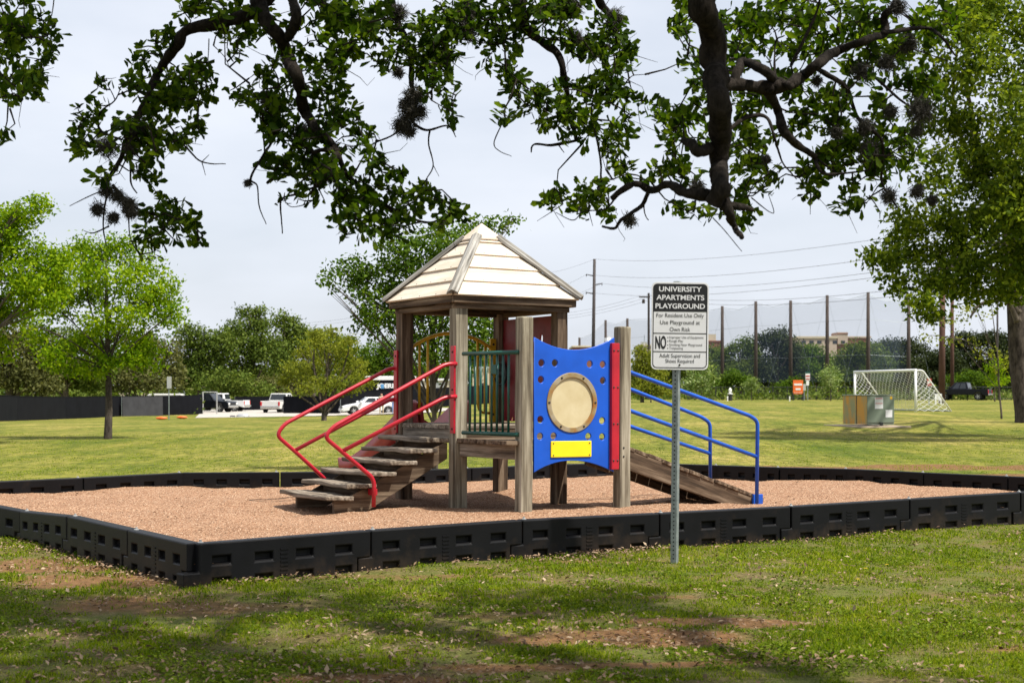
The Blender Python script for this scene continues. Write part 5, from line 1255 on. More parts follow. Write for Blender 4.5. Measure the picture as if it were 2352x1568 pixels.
# ---- vehicles
def wheel(o, x, y, r, w=0.24):
    s_ = 1 if y > 0 else -1
    q = Matrix.Translation((x, y, r)) @ Matrix.Rotation(R(-90*s_), 4, 'X')
    t = MB().lathe([(r*0.62, -w/2), (r*0.94, -w/2), (r, -w/2+0.03), (r, w/2-0.03), (r*0.94, w/2), (r*0.62, w/2)], 24, q).build('wheel', M['tyre'], o, smooth=False, bevel=0.01)
    rm = MB().lathe([(r*0.63, w/2-0.04), (r*0.60, w/2+0.002), (r*0.52, w/2-0.02), (r*0.18, w/2-0.012), (r*0.14, w/2+0.008)], 20, q)
    for k in range(5):
        a = 2*math.pi*k/5; Mx = q @ Matrix.Rotation(a, 4, 'Z'); rm.box(r*0.12, r*0.56, -0.035, 0.035, w/2-0.03, w/2+0.004, Mx)
    rm.build('rim', M['rim'], t)
def vehicle(name, label, loc_, rz, body, cabin, wx, wr, width, mat, bed=None, wins=(), head=None, tail=None):
    """x forward; body: side profile; cabin: (lower x0,x1,z, upper x0,x1,z)"""
    o = thing(name, label, 'car' if name == 'sedan' else 'truck', loc_, rz, 'parked vehicles'); hw = width/2
    prof = list(body)
    # wheel arches cut from the lower edge
    zb_ = min(z for x, z in prof); low = []
    xs_ = sorted(wx, reverse=True)
    x_front = max(x for x, z in prof if z < zb_+0.02); x_rear = min(x for x, z in prof if z < zb_+0.02)
    for xw in xs_:
        ra_ = wr*1.18
        for k in range(9):
            a = math.pi*k/8; z = wr+ra_*math.sin(a)
            if z > zb_: low.append((xw+ra_*math.cos(a), z))
    upper = [p for p in prof if p[1] >= zb_+0.02]
    poly = [(x_rear, zb_)] + upper + [(x_front, zb_)] + low      # rear bottom -> over the top -> front bottom -> arches
    mb = MB().prism(poly, -hw, hw); bo = mb.build('body', M[mat], o, bevel=0.05, seg=3)
    (a0, a1, az), (c0, c1, cz) = cabin; hi = hw-0.04; ht = hw-0.20
    vs = [(a0,-hi,az),(a1,-hi,az),(a1,hi,az),(a0,hi,az),(c0,-ht,cz),(c1,-ht,cz),(c1,ht,cz),(c0,ht,cz)]
    MB().add(vs, [(3,2,1,0),(4,5,6,7),(0,1,5,4),(1,2,6,5),(2,3,7,6),(3,0,4,7)]).build('cabin', M[mat], o, bevel=0.06, seg=3)
    def P(x_f, z_f, sgn):       # point on the cabin side
        xa = a0+(a1-a0)*x_f; xc = c0+(c1-c0)*x_f; x = xa+(xc-xa)*z_f; y = sgn*(hi+(ht-hi)*z_f+0.006); return (x, y, az+(cz-az)*z_f)
    for sgn in (-1, 1):
        for f0, f1 in wins:
            q = [P(f0, 0.14, sgn), P(f1, 0.14, sgn), P(f1, 0.86, sgn), P(f0, 0.86, sgn)]
            q2 = [(x, y-sgn*0.05, z) for x, y, z in q]
            MB().add(q+q2, [(0,1,2,3),(7,6,5,4),(0,4,5,1),(1,5,6,2),(2,6,7,3),(3,7,4,0)]).build('side_window', M['glass_dark'], o)
    for nm, xa, xc, dx in (('windshield', a1, c1, 0.008), ('rear_window', a0, c0, -0.008)):
        L = lambda t: xa+(xc-xa)*t+dx; yy = lambda t: hi+(ht-hi)*t-0.09
        q = [(L(.15), -yy(.15), az+(cz-az)*.15), (L(.15), yy(.15), az+(cz-az)*.15), (L(.88), yy(.88), az+(cz-az)*.88), (L(.88), -yy(.88), az+(cz-az)*.88)]
        q2 = [(x-dx*6, y, z) for x, y, z in q]
        MB().add(q+q2, [(0,1,2,3),(7,6,5,4),(0,4,5,1),(1,5,6,2),(2,6,7,3),(3,7,4,0)]).build(nm, M['glass_dark'], o)
    xf = max(x for x, z in prof); xr_ = min(x for x, z in prof)
    for sgn in (-1, 1):
        MB().box(xf-0.10, xf+0.012, sgn*(hw-0.22)-0.16, sgn*(hw-0.22)+0.16, head[0], head[1]).build('headlight', M['lamp_clear'], o, bevel=0.02)
        MB().box(xr_-0.012, xr_+0.10, sgn*(hw-0.10)-0.085, sgn*(hw-0.10)+0.092, tail[0], tail[1]).build('tail_light', M['lamp_red'], o, bevel=0.02)
        MB().box(a1-0.25, a1-0.05, sgn*(hw+0.10)-0.09, sgn*(hw+0.10)+0.09, az+0.03, az+0.19).build('wing_mirror', M[mat], o, bevel=0.03)
        for xw in wx: wheel(o, xw, sgn*(hw-0.13), wr)
    MB().box(xf-0.04, xf+0.015, -hw*0.55, hw*0.55, head[0]-0.08, head[1]).build('grille', M['black'], o, bevel=0.02)
    ch = 'chrome' if name != 'sedan' else mat
    MB().box(xf-0.06, xf+0.09, -hw*0.96, hw*0.96, zb_+0.06, zb_+0.28).build('bumper', M[ch], o, bevel=0.04)
    MB().box(xr_-0.10, xr_+0.06, -hw*0.96, hw*0.96, zb_+0.10, zb_+0.28).build('bumper', M[ch], o, bevel=0.04)
    if bed:
        x0, x1, z = bed; MB().box(x0, x1, -hw+0.13, hw-0.13, z-0.02, z+0.004).build('bed_liner', M['black'], o)
        MB().box(x0-0.02, x1, -hw-0.004, -hw+0.1, z, z+0.03).build('bed_rail', M['black'], o); MB().box(x0-0.02, x1, hw-0.1, hw+0.004, z, z+0.03).build('bed_rail', M['black'], o)
    return o
TR_B = [(-2.75,0.42),(-2.78,0.60),(-2.75,1.16),(0.70,1.20),(1.10,1.18),(2.55,1.08),(2.74,0.95),(2.78,0.60),(2.74,0.42)]
TR_C = ((-0.75,1.30,1.14),(-0.55,0.62,1.88))
SE_B = [(-2.38,0.24),(-2.42,0.55),(-2.30,0.95),(-1.6,1.02),(0.9,0.98),(1.9,0.80),(2.32,0.66),(2.42,0.46),(2.40,0.24)]
SE_C = ((-1.75,1.05,0.94),(-0.95,0.30,1.45))
def veh(u, v, *a, **k): return ground_at(u, v) + Vector(k.get('off', (0,0,0)))
vehicle('pickup_truck', 'white pickup truck parked side on at the back of the pale lot', ground_at(508, 944.8), R(172), TR_B, TR_C, (1.75,-1.72), 0.40, 1.95, 'car_white', (-2.65,-0.82,1.17), ((0.12,0.46),(0.52,0.84)), (0.75,0.95), (0.7,1.1))
vehicle('pickup_truck', 'black pickup truck nosing out from behind the left fence end', ground_at(478, 946.5), R(-18), TR_B, TR_C, (1.75,-1.72), 0.43, 1.95, 'car_black', (-2.65,-0.82,1.17), ((0.12,0.46),(0.52,0.84)), (0.75,0.95), (0.7,1.1))
vehicle('pickup_truck', 'pale silver pickup seen from behind at the lot entrance', ground_at(645, 948), R(78), TR_B, TR_C, (1.75,-1.72), 0.42, 1.98, 'car_silver', (-2.65,-0.82,1.17), ((0.12,0.46),(0.52,0.84)), (0.75,0.95), (0.7,1.1))
vehicle('sedan', 'white four door car parked behind the red stair rails', ground_at(850, 951.5), R(195), SE_B, SE_C, (1.48,-1.38), 0.33, 1.84, 'car_white', None, ((0.10,0.46),(0.50,0.88)), (0.56,0.68), (0.7,0.92))
vehicle('pickup_truck', 'black pickup truck parked on the far grass beside the right oak', ground_at(2212, 919), R(150), TR_B, TR_C, (1.75,-1.72), 0.40, 1.98, 'car_black', (-2.65,-0.82,1.17), ((0.12,0.46),(0.52,0.84)), (0.75,0.95), (0.68,1.1))
for (u, Y, lb, m_) in ((395, 131, 'pale roof and windows of a van behind the left fence', 'car_silver'),):
    b = on_ground(u, Y); o = thing('van', lb, 'van', b, R(5), 'parked vehicles')
    MB().prism([(-2.3,.35),(-2.3,1.5),(-1.9,1.85),(0.9,1.85),(1.7,1.15),(2.4,.95),(2.45,.35)], -0.95, 0.95).build('body', M[m_], o, bevel=0.08, seg=3)
    MB().box(-1.9, 0.9, -0.965, -0.94, 1.15, 1.65).build('side_window', M['glass_dark'], o); MB().box(-1.9, 0.9, 0.94, 0.965, 1.15, 1.65).build('side_window', M['glass_dark'], o)
    for x in (-1.5, 1.5):
        for y in (-0.82, 0.82): wheel(o, x, y, 0.35)

# ---- site sheds and buildings
def block(name, label, u0, u1, Y, z0, z1, dep, mat, roof=None, roof_h=0.25, over=0.15, ang=0.0):
    a, b = on_ground(u0, Y), on_ground(u1, Y); w = b.x-a.x
    o = thing(name, label, 'building', (a.x, Y, min(a.z, b.z)), ang)
    MB().box(0, w, 0, dep, z0, z1).build('wall', M[mat], o, bevel=0.02)
    if roof: MB().box(-over, w+over, -over, dep+over, z1, z1+roof_h).build('roof', M[roof], o, bevel=0.03)
    return o, w
HZ = lambda v, Y, u: EYE-(v-HY)*Y/F - on_ground(u, Y).z      # height above ground of a sight line
Y = 145
o, w = block('office_trailer', 'black office trailer with white roof and JOERIS lettering behind the fence', 838, 950, Y, 0.3, HZ(871, Y, 880), 3.0, 'screen', 'white', 0.42, 0.06)
k = Y/F
link('lettering', text_mesh('JOERIS', 47*k, 14.5*k, 'lettering', 'CENTER' and 0.05), M['white'], o, loc=((888-838)*k, -0.03, HZ(885, Y, 888)), rot=(R(90), 0, 0))
MB().box((875-838)*k, (882-838)*k, -0.045, -0.035, HZ(890, Y, 880), HZ(880, Y, 880)).build('blue_letter_fill', M['blue_mark'], o)
MB().box((884-838)*k, (908-838)*k, -0.03, -0.015, HZ(899, Y, 890), HZ(896.5, Y, 890)).build('blue_text_line', M['blue_mark'], o)
for x in (1.0, w-1.0): MB().box(x-0.2, x+0.2, 0.1, 2.8, 0, 0.32).build('support', M['concrete'], o)
o, w = block('site_shed', 'pale beige shed with a grey door seen between the yellow bars', 938, 1046, 158, 0, HZ(871, 158, 1000), 5, 'beige', 'white', 0.25)
k = 158/F
MB().box((995-938)*k, (1025-938)*k, -0.03, 0.0, 0.1, HZ(875, 158, 1000)).build('roller_door', M['zinc'], o); MB().box((941-938)*k, (970-938)*k, -0.03, 0.0, 1.2, HZ(868, 158, 1000)).build('wall_panel', M['white'], o)
o, w = block('site_shed', 'beige shed with dark gap seen through the green bars', 1085, 1140, 162, 0, HZ(845, 162, 1100), 5, 'beige', 'white', 0.2)
MB().box(1.0, 1.7, -0.03, 0, 0, 2.3).build('door', M['dark_pole'], o)
o, w = block('site_shed', 'low cream container roof above the left black fence', 274, 325, 142, 0, HZ(905, 142, 300), 3, 'beige', 'beige', 0.08, 0.03)
MB().box(0.3, w-0.3, -0.03, 0, 0.4, 1.6).build('door', M['zinc'], o)
# buildings far right and beyond the low posts
o, w = block('brick_building', 'red brown brick building with a satellite dish beyond the blue panel', 1316, 1420, 200, 0, HZ(797.5, 200, 1350), 12, 'brick', 'beige', 0.25, 0.1)
for i in range(5): MB().box(0.6+i*1.2, 1.3+i*1.2, -0.04, 0.0, 1.2, 2.6).build('window', M['glass_dark'], o)
dsh = MB(); dsh.lathe([(0.05, 0.28), (0.55, 0.18), (1.0, -0.15), (1.02, -0.12), (0.55, 0.22), (0.05, 0.32)], 20)
do = thing('satellite_dish', 'grey satellite dish on the brick building roof', 'satellite dish', at(1402, 796, 205)); k = 205/F
dsh.build('dish', M['zinc'], do, smooth=True, loc=(0, 0, 0.75), rot=(R(62), 0, R(40))); MB().tube([(0,0,-0.4),(0,0,0.7)], 0.08, 8).build('mast', M['steel'], do)
o, w = block('stone_building', 'long pale stone building with a flat roof past the right trees', 1831, 1922, 330, 0, HZ(777, 330, 1900), 20, 'pinkbeige', 'beige', 0.5, 0.2)
k = 330/F
for i in range(6): MB().box(1.0+i*1.8, 2.0+i*1.8, -0.05, 0, HZ(789, 330, 1900), HZ(782, 330, 1900)).build('window', M['glass_dark'], o)
o, w = block('stone_building', 'brownish stone building with a square tower block past the right trees', 1921, 1999, 332, 0, HZ(776, 332, 1990), 20, 'brick', 'pinkbeige', 0.4, 0.2)
MB().box((1923-1921)*k, (1946-1921)*k, -0.6, 6, HZ(790, 332, 1990), HZ(763, 332, 1990)).build('tower_block', M['pinkbeige'], o); MB().box((1922-1921)*k, (1947-1921)*k, -0.7, 6.1, HZ(767, 332, 1990), HZ(765, 332, 1990)).build('cornice', M['brick'], o)
o, w = block('stone_building', 'cream building corner with plant on the roof left of the sign', 1470, 1500, 300, 0, HZ(795, 300, 1480), 12, 'pinkbeige', 'beige', 0.4)
MB().box(0.4, 1.6, 1, 3, HZ(795, 300, 1480)+0.4, HZ(784, 300, 1480)).build('roof_plant', M['zinc'], o); MB().tube([(1.1, 2, HZ(790, 300, 1480)), (1.1, 2, HZ(768, 300, 1480))], 0.07, 5).build('mast', M['steel'], o)
o, w = block('stone_building', 'cream block with a red brown roof just right of the sign', 1625, 1658, 310, 0, HZ(785, 310, 1640), 12, 'brick', 'brick', 0.3)
MB().box(0.2, 1.9, 0.5, 4, HZ(786, 310, 1640), HZ(767, 310, 1640)).build('stair_block', M['beige'], o)

# ---- range net, its poles, power poles and lines
NP_ = [(1331, 775, 215, 905, 'shortest net pole, next to the tower post'), (1391, 735, 205, 905, 'net pole just left of the low round post'), (1441, 731, 198, 905, 'net pole rising behind the low round post'),
       (1659, 703, 172, 905, 'net pole nearest the sign on its right side'), (1736, 692, 168, 905, 'second net pole right of the sign'), (1816, 690, 164, 905, 'net pole behind the orange board'),
       (1900, 678, 160, 905, 'net pole behind the pale pointed sapling'), (1994, 671, 156, 905, 'net pole rising behind the goal crossbar left part'), (2087, 683, 156, 905, 'net pole rising behind the goal right post')]
tops = []
for u, v, Y, vb, lb in NP_:
    b = on_ground(u, Y); t = at(u+random.uniform(-1,1), v, Y); o = tag(MB().tube([(0,0,-.5), (0,0,(t.z-b.z)*.5), (0,0,t.z-b.z)], [0.24, 0.21, 0.17], 8).build('net_pole', M['pole'], None, loc=b, smooth=True), 'brown wooden ' + lb, 'pole', 'net poles along the far field')
    tops.append((b, t))
def net_mat():
    t = NT('range_net'); tr = t.n('ShaderNodeBsdfTransparent'); ms = t.n('ShaderNodeMixShader'); ms.inputs['Fac'].default_value = 0.19
    t.base((0.12, 0.165, 0.26)).set(0.9); t.l(tr.outputs[0], ms.inputs[1]); t.l(t.b.outputs[0], ms.inputs[2]); t.l(ms.outputs[0], t.o.inputs['Surface']); return t.m
mb = MB()
for (b0, t0), (b1, t1) in zip(tops[:-1], tops[1:]):
    n = 8
    for i in range(n):
        f0, f1 = i/n, (i+1)/n; sg = lambda f: -0.5*4*f*(1-f)
        p0 = b0.lerp(b1, f0); p1 = b0.lerp(b1, f1); q0 = t0.lerp(t1, f0)+Vector((0,0,sg(f0)-0.2)); q1 = t0.lerp(t1, f1)+Vector((0,0,sg(f1)-0.2))
        mb.add([p0+Vector((0,.3,2)), p1+Vector((0,.3,2)), q1+Vector((0,.3,0)), q0+Vector((0,.3,0))], [(0,1,2,3)])
no = thing('range_net', 'tall pale blue see-through net strung between the far poles', 'net', tops[0][0])
mb.build('netting', net_mat(), no, loc=-tops[0][0])
cb = MB()
for (b0, t0), (b1, t1) in zip(tops[:-1], tops[1:]):
    cb.tube([t0-Vector((0,0,.2)), t0.lerp(t1, .5)-Vector((0,0,.7)), t1-Vector((0,0,.2))], 0.018, 4)
    for f in (0.42, 0.75): cb.tube([b0.lerp(t0, f), b1.lerp(t1, f)], 0.011, 4)
for i in range(3, 9):
    b0, t0 = tops[i]; cb.tube([t0, Vector((t0.x+2.6, t0.y, b0.z+1.5))], 0.008, 4); cb.tube([t0, Vector((t0.x-2.6, t0.y, b0.z+1.5))], 0.008, 4)
cb.build('cable', M['steel'], no, loc=-tops[0][0])
for u0, v0, u1, v1, Y, r, m_, lb in ((2165, 640, 2163, 920, 112, 0.27, 'pole_red', 'thick reddish brown pole left of the black pickup'), (2187, 668, 2187, 870, 165, 0.24, 'pole_red', 'lighter brown pole behind the black pickup nose'), (2291, 660, 2291, 900, 160, 0.13, 'dark_pole', 'thin dark pole behind the fresh green sapling')):
    b = on_ground(u1, Y); t = at(u0, v0, Y); tag(MB().tube([(0,0,-.4), (t.x-b.x, 0, t.z-b.z)], [r, r*0.8], 8).build('wood_pole', M[m_], None, loc=b, smooth=True), lb, 'pole')
# tall steel power pole with three arms
Y = 190; b = on_ground(1361, Y); k = Y/F
o = thing('power_pole', 'tall dark power pole with three short arms above the blue panel', 'power pole', b)
t = at(1365.5, 595, Y)-b
MB().tube([(0,0,-.5), t], [0.27, 0.19], 10).build('pole', M['dark_pole'], o, smooth=True)
arms = []
for v, sd_ in ((632, -1), (652.5, 1), (673, -1)):
    z = EYE-(v-HY)*k-b.z; x = t.x*z/t.z; e = Vector((x+sd_*18*k, 0, z+0.10)); arms.append(e+b)
    a_ = MB(); a_.tube([(x,0,z-0.12), e], [0.09, 0.06], 6); a_.tube([e-Vector((0,0,.28)), e+Vector((0,0,.05))], 0.06, 6); a_.build('cross_arm', M['dark_pole'], o)
top1 = t+b
# second pole with a cross-bar, behind the sign
Y2 = 175; b2 = on_ground(1490, Y2); k2 = Y2/F
o = thing('power_pole', 'power pole with a flat cross arm and transformer at the sign left edge', 'power pole', b2); h2 = EYE-(673-HY)*k2-b2.z
MB().tube([(0,0,-.4), (0,0,h2)], [0.17, 0.13], 8).build('pole', M['dark_pole'], o)
MB().box(-22*k2, 3*k2, -0.08, 0.08, h2-0.55, h2-0.40).build('cross_arm', M['dark_pole'], o)
MB().lathe([(0.16, 0), (0.18, 0.05), (0.18, 0.45), (0.10, 0.5)], 12, Matrix.Translation((-12*k2, 0, h2-1.25))).build('insulator_can', M['dark_pole'], o)
def wire(name, lb, p, q, sag, r=0.013):
    pts = [p.lerp(q, i/16)-Vector((0,0,sag*4*(i/16)*(1-i/16))) for i in range(17)]
    tag(MB().tube(pts, r, 4).build(name, M['dark_pole'], None), lb, 'wire', 'power lines')
ends = [(at(2060, 516, 95)), (at(1990, 570, 95)), (at(1990, 601, 95)), (at(1990, 613, 95))]
lbs = ['topmost power line running right from the tall pole tip', 'power line from the upper left arm of the tall pole', 'power line from the right arm of the tall pole', 'power line from the lowest arm of the tall pole']
for s_, e, lb in zip([top1]+arms, ends, lbs): wire('power_line', lb, s_, s_+(e-s_)*1.25, 1.2)
lend = [at(1240, 620, 260), at(1240, 664, 260), at(1240, 692, 260), at(1240, 705, 260)]
lbl = ['line falling left from the tall pole tip to the roof', 'line falling left from the upper left arm', 'line falling left from the right arm', 'line falling left from the lowest arm']
for s_, e, lb in zip([top1]+arms, lend, lbl): wire('power_line', 'power ' + lb, s_, s_+(e-s_)*1.5, 0.8)
q2 = Vector((b2.x, b2.y, b2.z+h2-0.3))
for i, (e, lb) in enumerate(((at(1250, 722, 230), 'upper'), (at(1250, 729, 230), 'middle'), (at(1250, 735, 230), 'lower'))): wire('power_line', lb+' distribution line left of the cross arm pole', q2+Vector((-.9+.4*i,0,-.3*i)), e, 0.5)
for i, (e, lb) in enumerate(((at(2000, 656, 100), 'upper'), (at(2000, 668, 100), 'lower'))): wire('power_line', lb+' distribution line right of the rules sign', q2+Vector((-.3,0,.1-.4*i)), e+(e-q2)*0.2, 0.9)
wire('power_line', 'lone thin line over the domed oaks left of the tower', at(700, 742, 240), at(930, 706, 200), 0.3); wire('power_line', 'lower thin line over the oaks left of the tower', at(690, 748, 250), at(940, 716, 200), 0.3)

# ---- iron fence of the far field
def iron_fence():
    a, b = on_ground(1580, 160), on_ground(2330, 150); o = thing('iron_fence', 'low black iron fence along the far edge of the field', 'fence', a)
    h = 1.5; L = b-a; n = 22
    for i in range(n+1):
        p = L*(i/n); p.z = g(a.x+p.x, a.y+p.y)-a.z
        MB().box(p.x-0.05, p.x+0.05, p.y-0.05, p.y+0.05, p.z-0.1, p.z+h).build('fence_post', M['iron'], o)
    rr = MB()
    for z in (0.15, h-0.1): rr.tube([(0,0,z), (L.x, L.y, L.z+z)], 0.03, 4)
    rr.build('rail', M['iron'], o)
    pk = MB(); m = 330
    for i in range(m):
        p = L*(i/m); pk.tube([(p.x, p.y, p.z+0.08), (p.x, p.y, p.z+h-0.05)], 0.011, 3, caps=False)
    tag(pk.build('pickets', M['iron'], o), kind='stuff')
iron_fence()
# orange board, parking sign, small signs
b = ground_at(1833, 919.5); k = b.y/F
o = thing('notice_board', 'orange notice board with white lines on two dark legs', 'sign', b)
w = 23*k; z0, z1 = 15*k, 47*k
MB().box(-w/2, w/2, -0.03, 0.03, z0, z1).build('board', M['orange'], o, bevel=0.01)
for f, ww in ((0.68, 0.8), (0.35, 0.5)):
    MB().box(-w*ww/2, w*ww/2, -0.045, -0.031, z0+(z1-z0)*(f-0.07), z0+(z1-z0)*(f+0.07)).build('white_text_line', M['white'], o)
MB().box(-w*0.4, w*0.4, -0.045, -0.031, z0+(z1-z0)*0.09, z0+(z1-z0)*0.11).build('white_text_line', M['white'], o)
for x in (-w/2, w/2): MB().box(x-0.06, x+0.06, -0.05, 0.05, -0.2, z0+0.1).build('leg', M['iron'], o)
b = ground_at(1855, 919); k = b.y/F; o = thing('parking_sign', 'pole with green topped white and red parking sign beside the orange board', 'sign', b)
MB().tube([(0,0,-.2), (0,0,66*k)], 0.045, 6).build('pole', M['steel'], o)
MB().box(-5.2*k, 5.2*k, -0.06, -0.04, 46*k, 66*k).build('sign_plate', M['white'], o); MB().box(-5.2*k, 5.2*k, -0.075, -0.061, 62*k, 66*k).build('green_band', M['green'], o)
MB().box(-4.6*k, 4.6*k, -0.075, -0.061, 54*k, 57*k).build('red_print_line', M['redprint'], o); MB().box(-4.6*k, 4.6*k, -0.075, -0.061, 48*k, 50.5*k).build('red_print_line', M['redprint'], o)
MB().box(-3.5*k, 3.0*k, -0.06, -0.04, 34*k, 45*k).build('lower_plate', M['white'], o)
b = ground_at(1847, 919); k = b.y/F; o = thing('meter_box', 'small grey white box on a post behind the orange board', 'box', b)
MB().box(-.16, .16, -.1, .1, 22*k, 37*k).build('case', M['zinc'], o, bevel=.02); MB().tube([(0,0,-.1),(0,0,22*k)], .05, 6).build('post', M['steel'], o)
b = ground_at(1677, 920); k = b.y/F; o = thing('hydrant', 'dark hydrant post with a white bonnet and rim by the far fence', 'hydrant', b)
MB().lathe([(0.22, -.1), (0.20, 15*k)], 12).build('barrel', M['iron'], o); MB().lathe([(0.28, 15*k), (0.28, 17*k), (0.1, 17.4*k)], 12).build('rim_plate', M['white'], o); MB().lathe([(0.08, 17*k), (0.17, 22*k), (0.15, 26*k), (0.03, 30*k)], 12).build('bonnet', M['white'], o)
for u, v, lb in ((1844, 920, 'short white marker post right of the hydrant, by the orange board'), (1671, 921, 'short white marker post beside the hydrant')):
    u = 1843 if u == 1844 else u; b = ground_at(u if u != 1843 else 1843.5, v) if u != 1843 else ground_at(1844, 921)
    pass
b = ground_at(1843, 921)
for u, lb in ((1843.6-30, 'short white marker post left of the orange board'), (1671, 'short white marker stub beside the hydrant')):
    b = ground_at(u, 921); k = b.y/F; tag(MB().lathe([(0.06, -.1), (0.06, 10*k), (0.035, 11.5*k)], 8).build('marker_post', M['white'], None, loc=b), lb, 'marker post', 'white marker posts')
b = ground_at(2155, 928); k = b.y/F; o = thing('white_table_board', 'white board on two legs seen through the goal net', 'board', b)
MB().box(-8*k, 8*k, -.03, .03, 10*k, 24*k).build('board', M['white'], o, bevel=.01)
for x in (-6*k, 6*k): MB().box(x-.05, x+.05, -.05, .05, -.1, 10*k).build('leg', M['white'], o)
b = ground_at(2134, 930); k = b.y/F; o = thing('warning_sign', 'red and white sign on a thin pole behind the goal post', 'sign', b)
MB().tube([(0,0,-.1),(0,0,62*k)], 0.04, 6).build('pole', M['steel'], o); MB().box(-5*k, 5*k, -.05, -.03, 44*k, 61*k).build('sign_plate', M['redprint'], o); MB().box(-4*k, 4*k, -.065, -.051, 50*k, 55*k).build('white_band', M['white'], o)

# ---- soccer goal
def goal():
    pr = ground_at(2103, 945.5); Yr = pr.y; hgt = EYE-(850-HY)*Yr/F-pr.z
    Yl = Yr*1.085; pl = Vector(at(1963.5, 900, Yl)); pl.z = g(pl.x, pl.y)
    o = thing('soccer_goal', 'white soccer goal with a net standing on the far right lawn', 'goal', pr)
    A = pl-pr; A.z = pl.z-pr.z; up = Vector((0,0,hgt)); Bk = Vector((A.y, -A.x, 0)).normalized()
    if Bk.x < 0: Bk = -Bk
    tb = Bk*0.35; gb = Bk*1.75
    fr_ = MB(); r = 0.055
    for nm, pts in (('goal_post', [Vector((0,0,-.1)), up]), ('goal_post', [A+Vector((0,0,-.1)), A+up]), ('crossbar', [up-A.normalized()*.05, A+up+A.normalized()*.05])):
        MB().tube(pts, r if nm == 'goal_post' else 0.06, 10).build(nm, M['white'], o, smooth=True)
    for p in (Vector((0,0,0)), A):
        MB().tube(fillet([p+up, p+up+tb, p+gb+Vector((0,0,.03))], 0.12), 0.032, 8).build('back_stay', M['white'], o, smooth=True)
    MB().tube([gb+Vector((0,0,.03)), A+gb+Vector((0,0,.03))], 0.032, 8).build('ground_bar', M['steel'], o)
    net = MB(); nu, nv = 34, 18
    def G(i, j):                                    # back net
        f, h = i/nu, j/nv
        p = A*f; e = tb+up; s_ = gb+Vector((0,0,.03)); q = p+s_.lerp(e, h); q += -Bk*0.12*math.sin(math.pi*f)*math.sin(math.pi*h); return q
    def strip(p, q): net.tube([p, q], 0.0085, 3, caps=False)
    for i in range(nu):
        for j in range(nv):
            if (i+j) % 2 == 0: strip(G(i, j), G(i+1, j+1))
            else: strip(G(i, j+1), G(i+1, j))
    ns = 8
    for p in (Vector((0,0,0)), A):
        Hs = lambda i, j: p + (Vector((0,0,.03)).lerp(up, j/nv)).lerp(gb.lerp(up+tb, j/nv), i/ns)
        for i in range(ns):
            for j in range(nv):
                if (i+j) % 2 == 0: strip(Hs(i, j), Hs(i+1, j+1))
                else: strip(Hs(i, j+1), Hs(i+1, j))
    net.build('net', M['white'], o)
goal()

# ---- transformer cabinet
def cabinet():
    pc = ground_at(1991, 982); Yc = pc.y; k = Yc/F
    t = NT('cabinet_paint'); v = t.coord('Object'); n = t.noise(v, 3, 4)
    t.base(t.ramp(n, [(0.3, (0.135, 0.17, 0.13)), (0.7, (0.17, 0.21, 0.16))])).set(0.45); grn = t.m
    t = NT('rusted_cabinet_paint'); v = t.coord('Object'); n = t.noise(v, 3, 4); ru = t.noise(t.coord('Object', (2.2, 2.2, 0.8)), 1.4, 5, 0.65)
    c = t.mix(t.ramp(ru, [(0.42, (0,0,0)), (0.55, (1,1,1))]), (0.26, 0.25, 0.12), (0.52, 0.25, 0.03)); t.base(c).set(0.6); rst = t.m
    o = thing('transformer_cabinet', 'green electrical cabinet with a rusty side on a concrete pad', 'cabinet', pc, R(14))
    W_, D_, H_ = 68.5*k, 0.98, 75*k
    D_ = 1.5
    a = R(14)
    MB().box(-0.35, W_+0.4, -0.3, D_+0.6, -0.25, 0.05).build('concrete_pad', M['concrete'], o, bevel=0.02)
    MB().box(0, W_, 0.0, D_, 0.09, H_-0.02).build('case', rst, o, bevel=0.012)
    MB().box(0.004, W_-0.004, -0.03, -0.001, 0.25*H_*0.62, H_-0.03).build('door', grn, o, bevel=0.008)
    MB().box(-0.02, W_+0.02, -0.035, D_+0.02, H_-0.018, H_+0.012).build('lid', grn, o, bevel=0.01)
    MB().box(0.004, W_-0.004, -0.012, -0.001, 0.09, 0.25*H_*0.62-0.006).build('kick_plate', M['sign_white'] if False else grn, o)
    def st(u0, u1, v0, v1, nm, mat, yy=-0.034): return MB().box((u0-1991)*k, (u1-1991)*k, yy, -0.0305, (981-v1)*k, (981-v0)*k).build(nm, mat, o)
    sc_ = lambda x: (1920+x/4.9)/1.02041; sv = lambda y: (820+y/4.9)/1.02041
    st(sc_(642), sc_(745), sv(540), sv(668), 'warning_sticker', M['sign_white']); st(sc_(650), sc_(738), sv(546), sv(556), 'red_print_line', M['redprint'], -0.037); st(sc_(650), sc_(738), sv(604), sv(612), 'red_print_line', M['redprint'], -0.037)
    for q in range(4): st(sc_(655), sc_(730), sv(568+q*9 if q < 3 else 625), sv(571+q*9 if q < 3 else 628), 'grey_print_line', M['zinc'], -0.037)
    st(sc_(778), sc_(862), sv(682), sv(768), 'white_sticker', M['sign_white']); st(sc_(835), sc_(862), sv(528), sv(560), 'yellow_sticker', M['yellow_rail'])
    MB().box((sc_(700)-1991)*k, (sc_(740)-1991)*k, -0.07, -0.03, (981-sv(866))*k, (981-sv(824))*k).build('padlock_hasp', M['iron'], o, bevel=0.01)
    MB().box(-0.012, -0.001, 0.62, 0.64, 0.09, H_-0.03).build('seam', M['iron'], o)
cabinet()

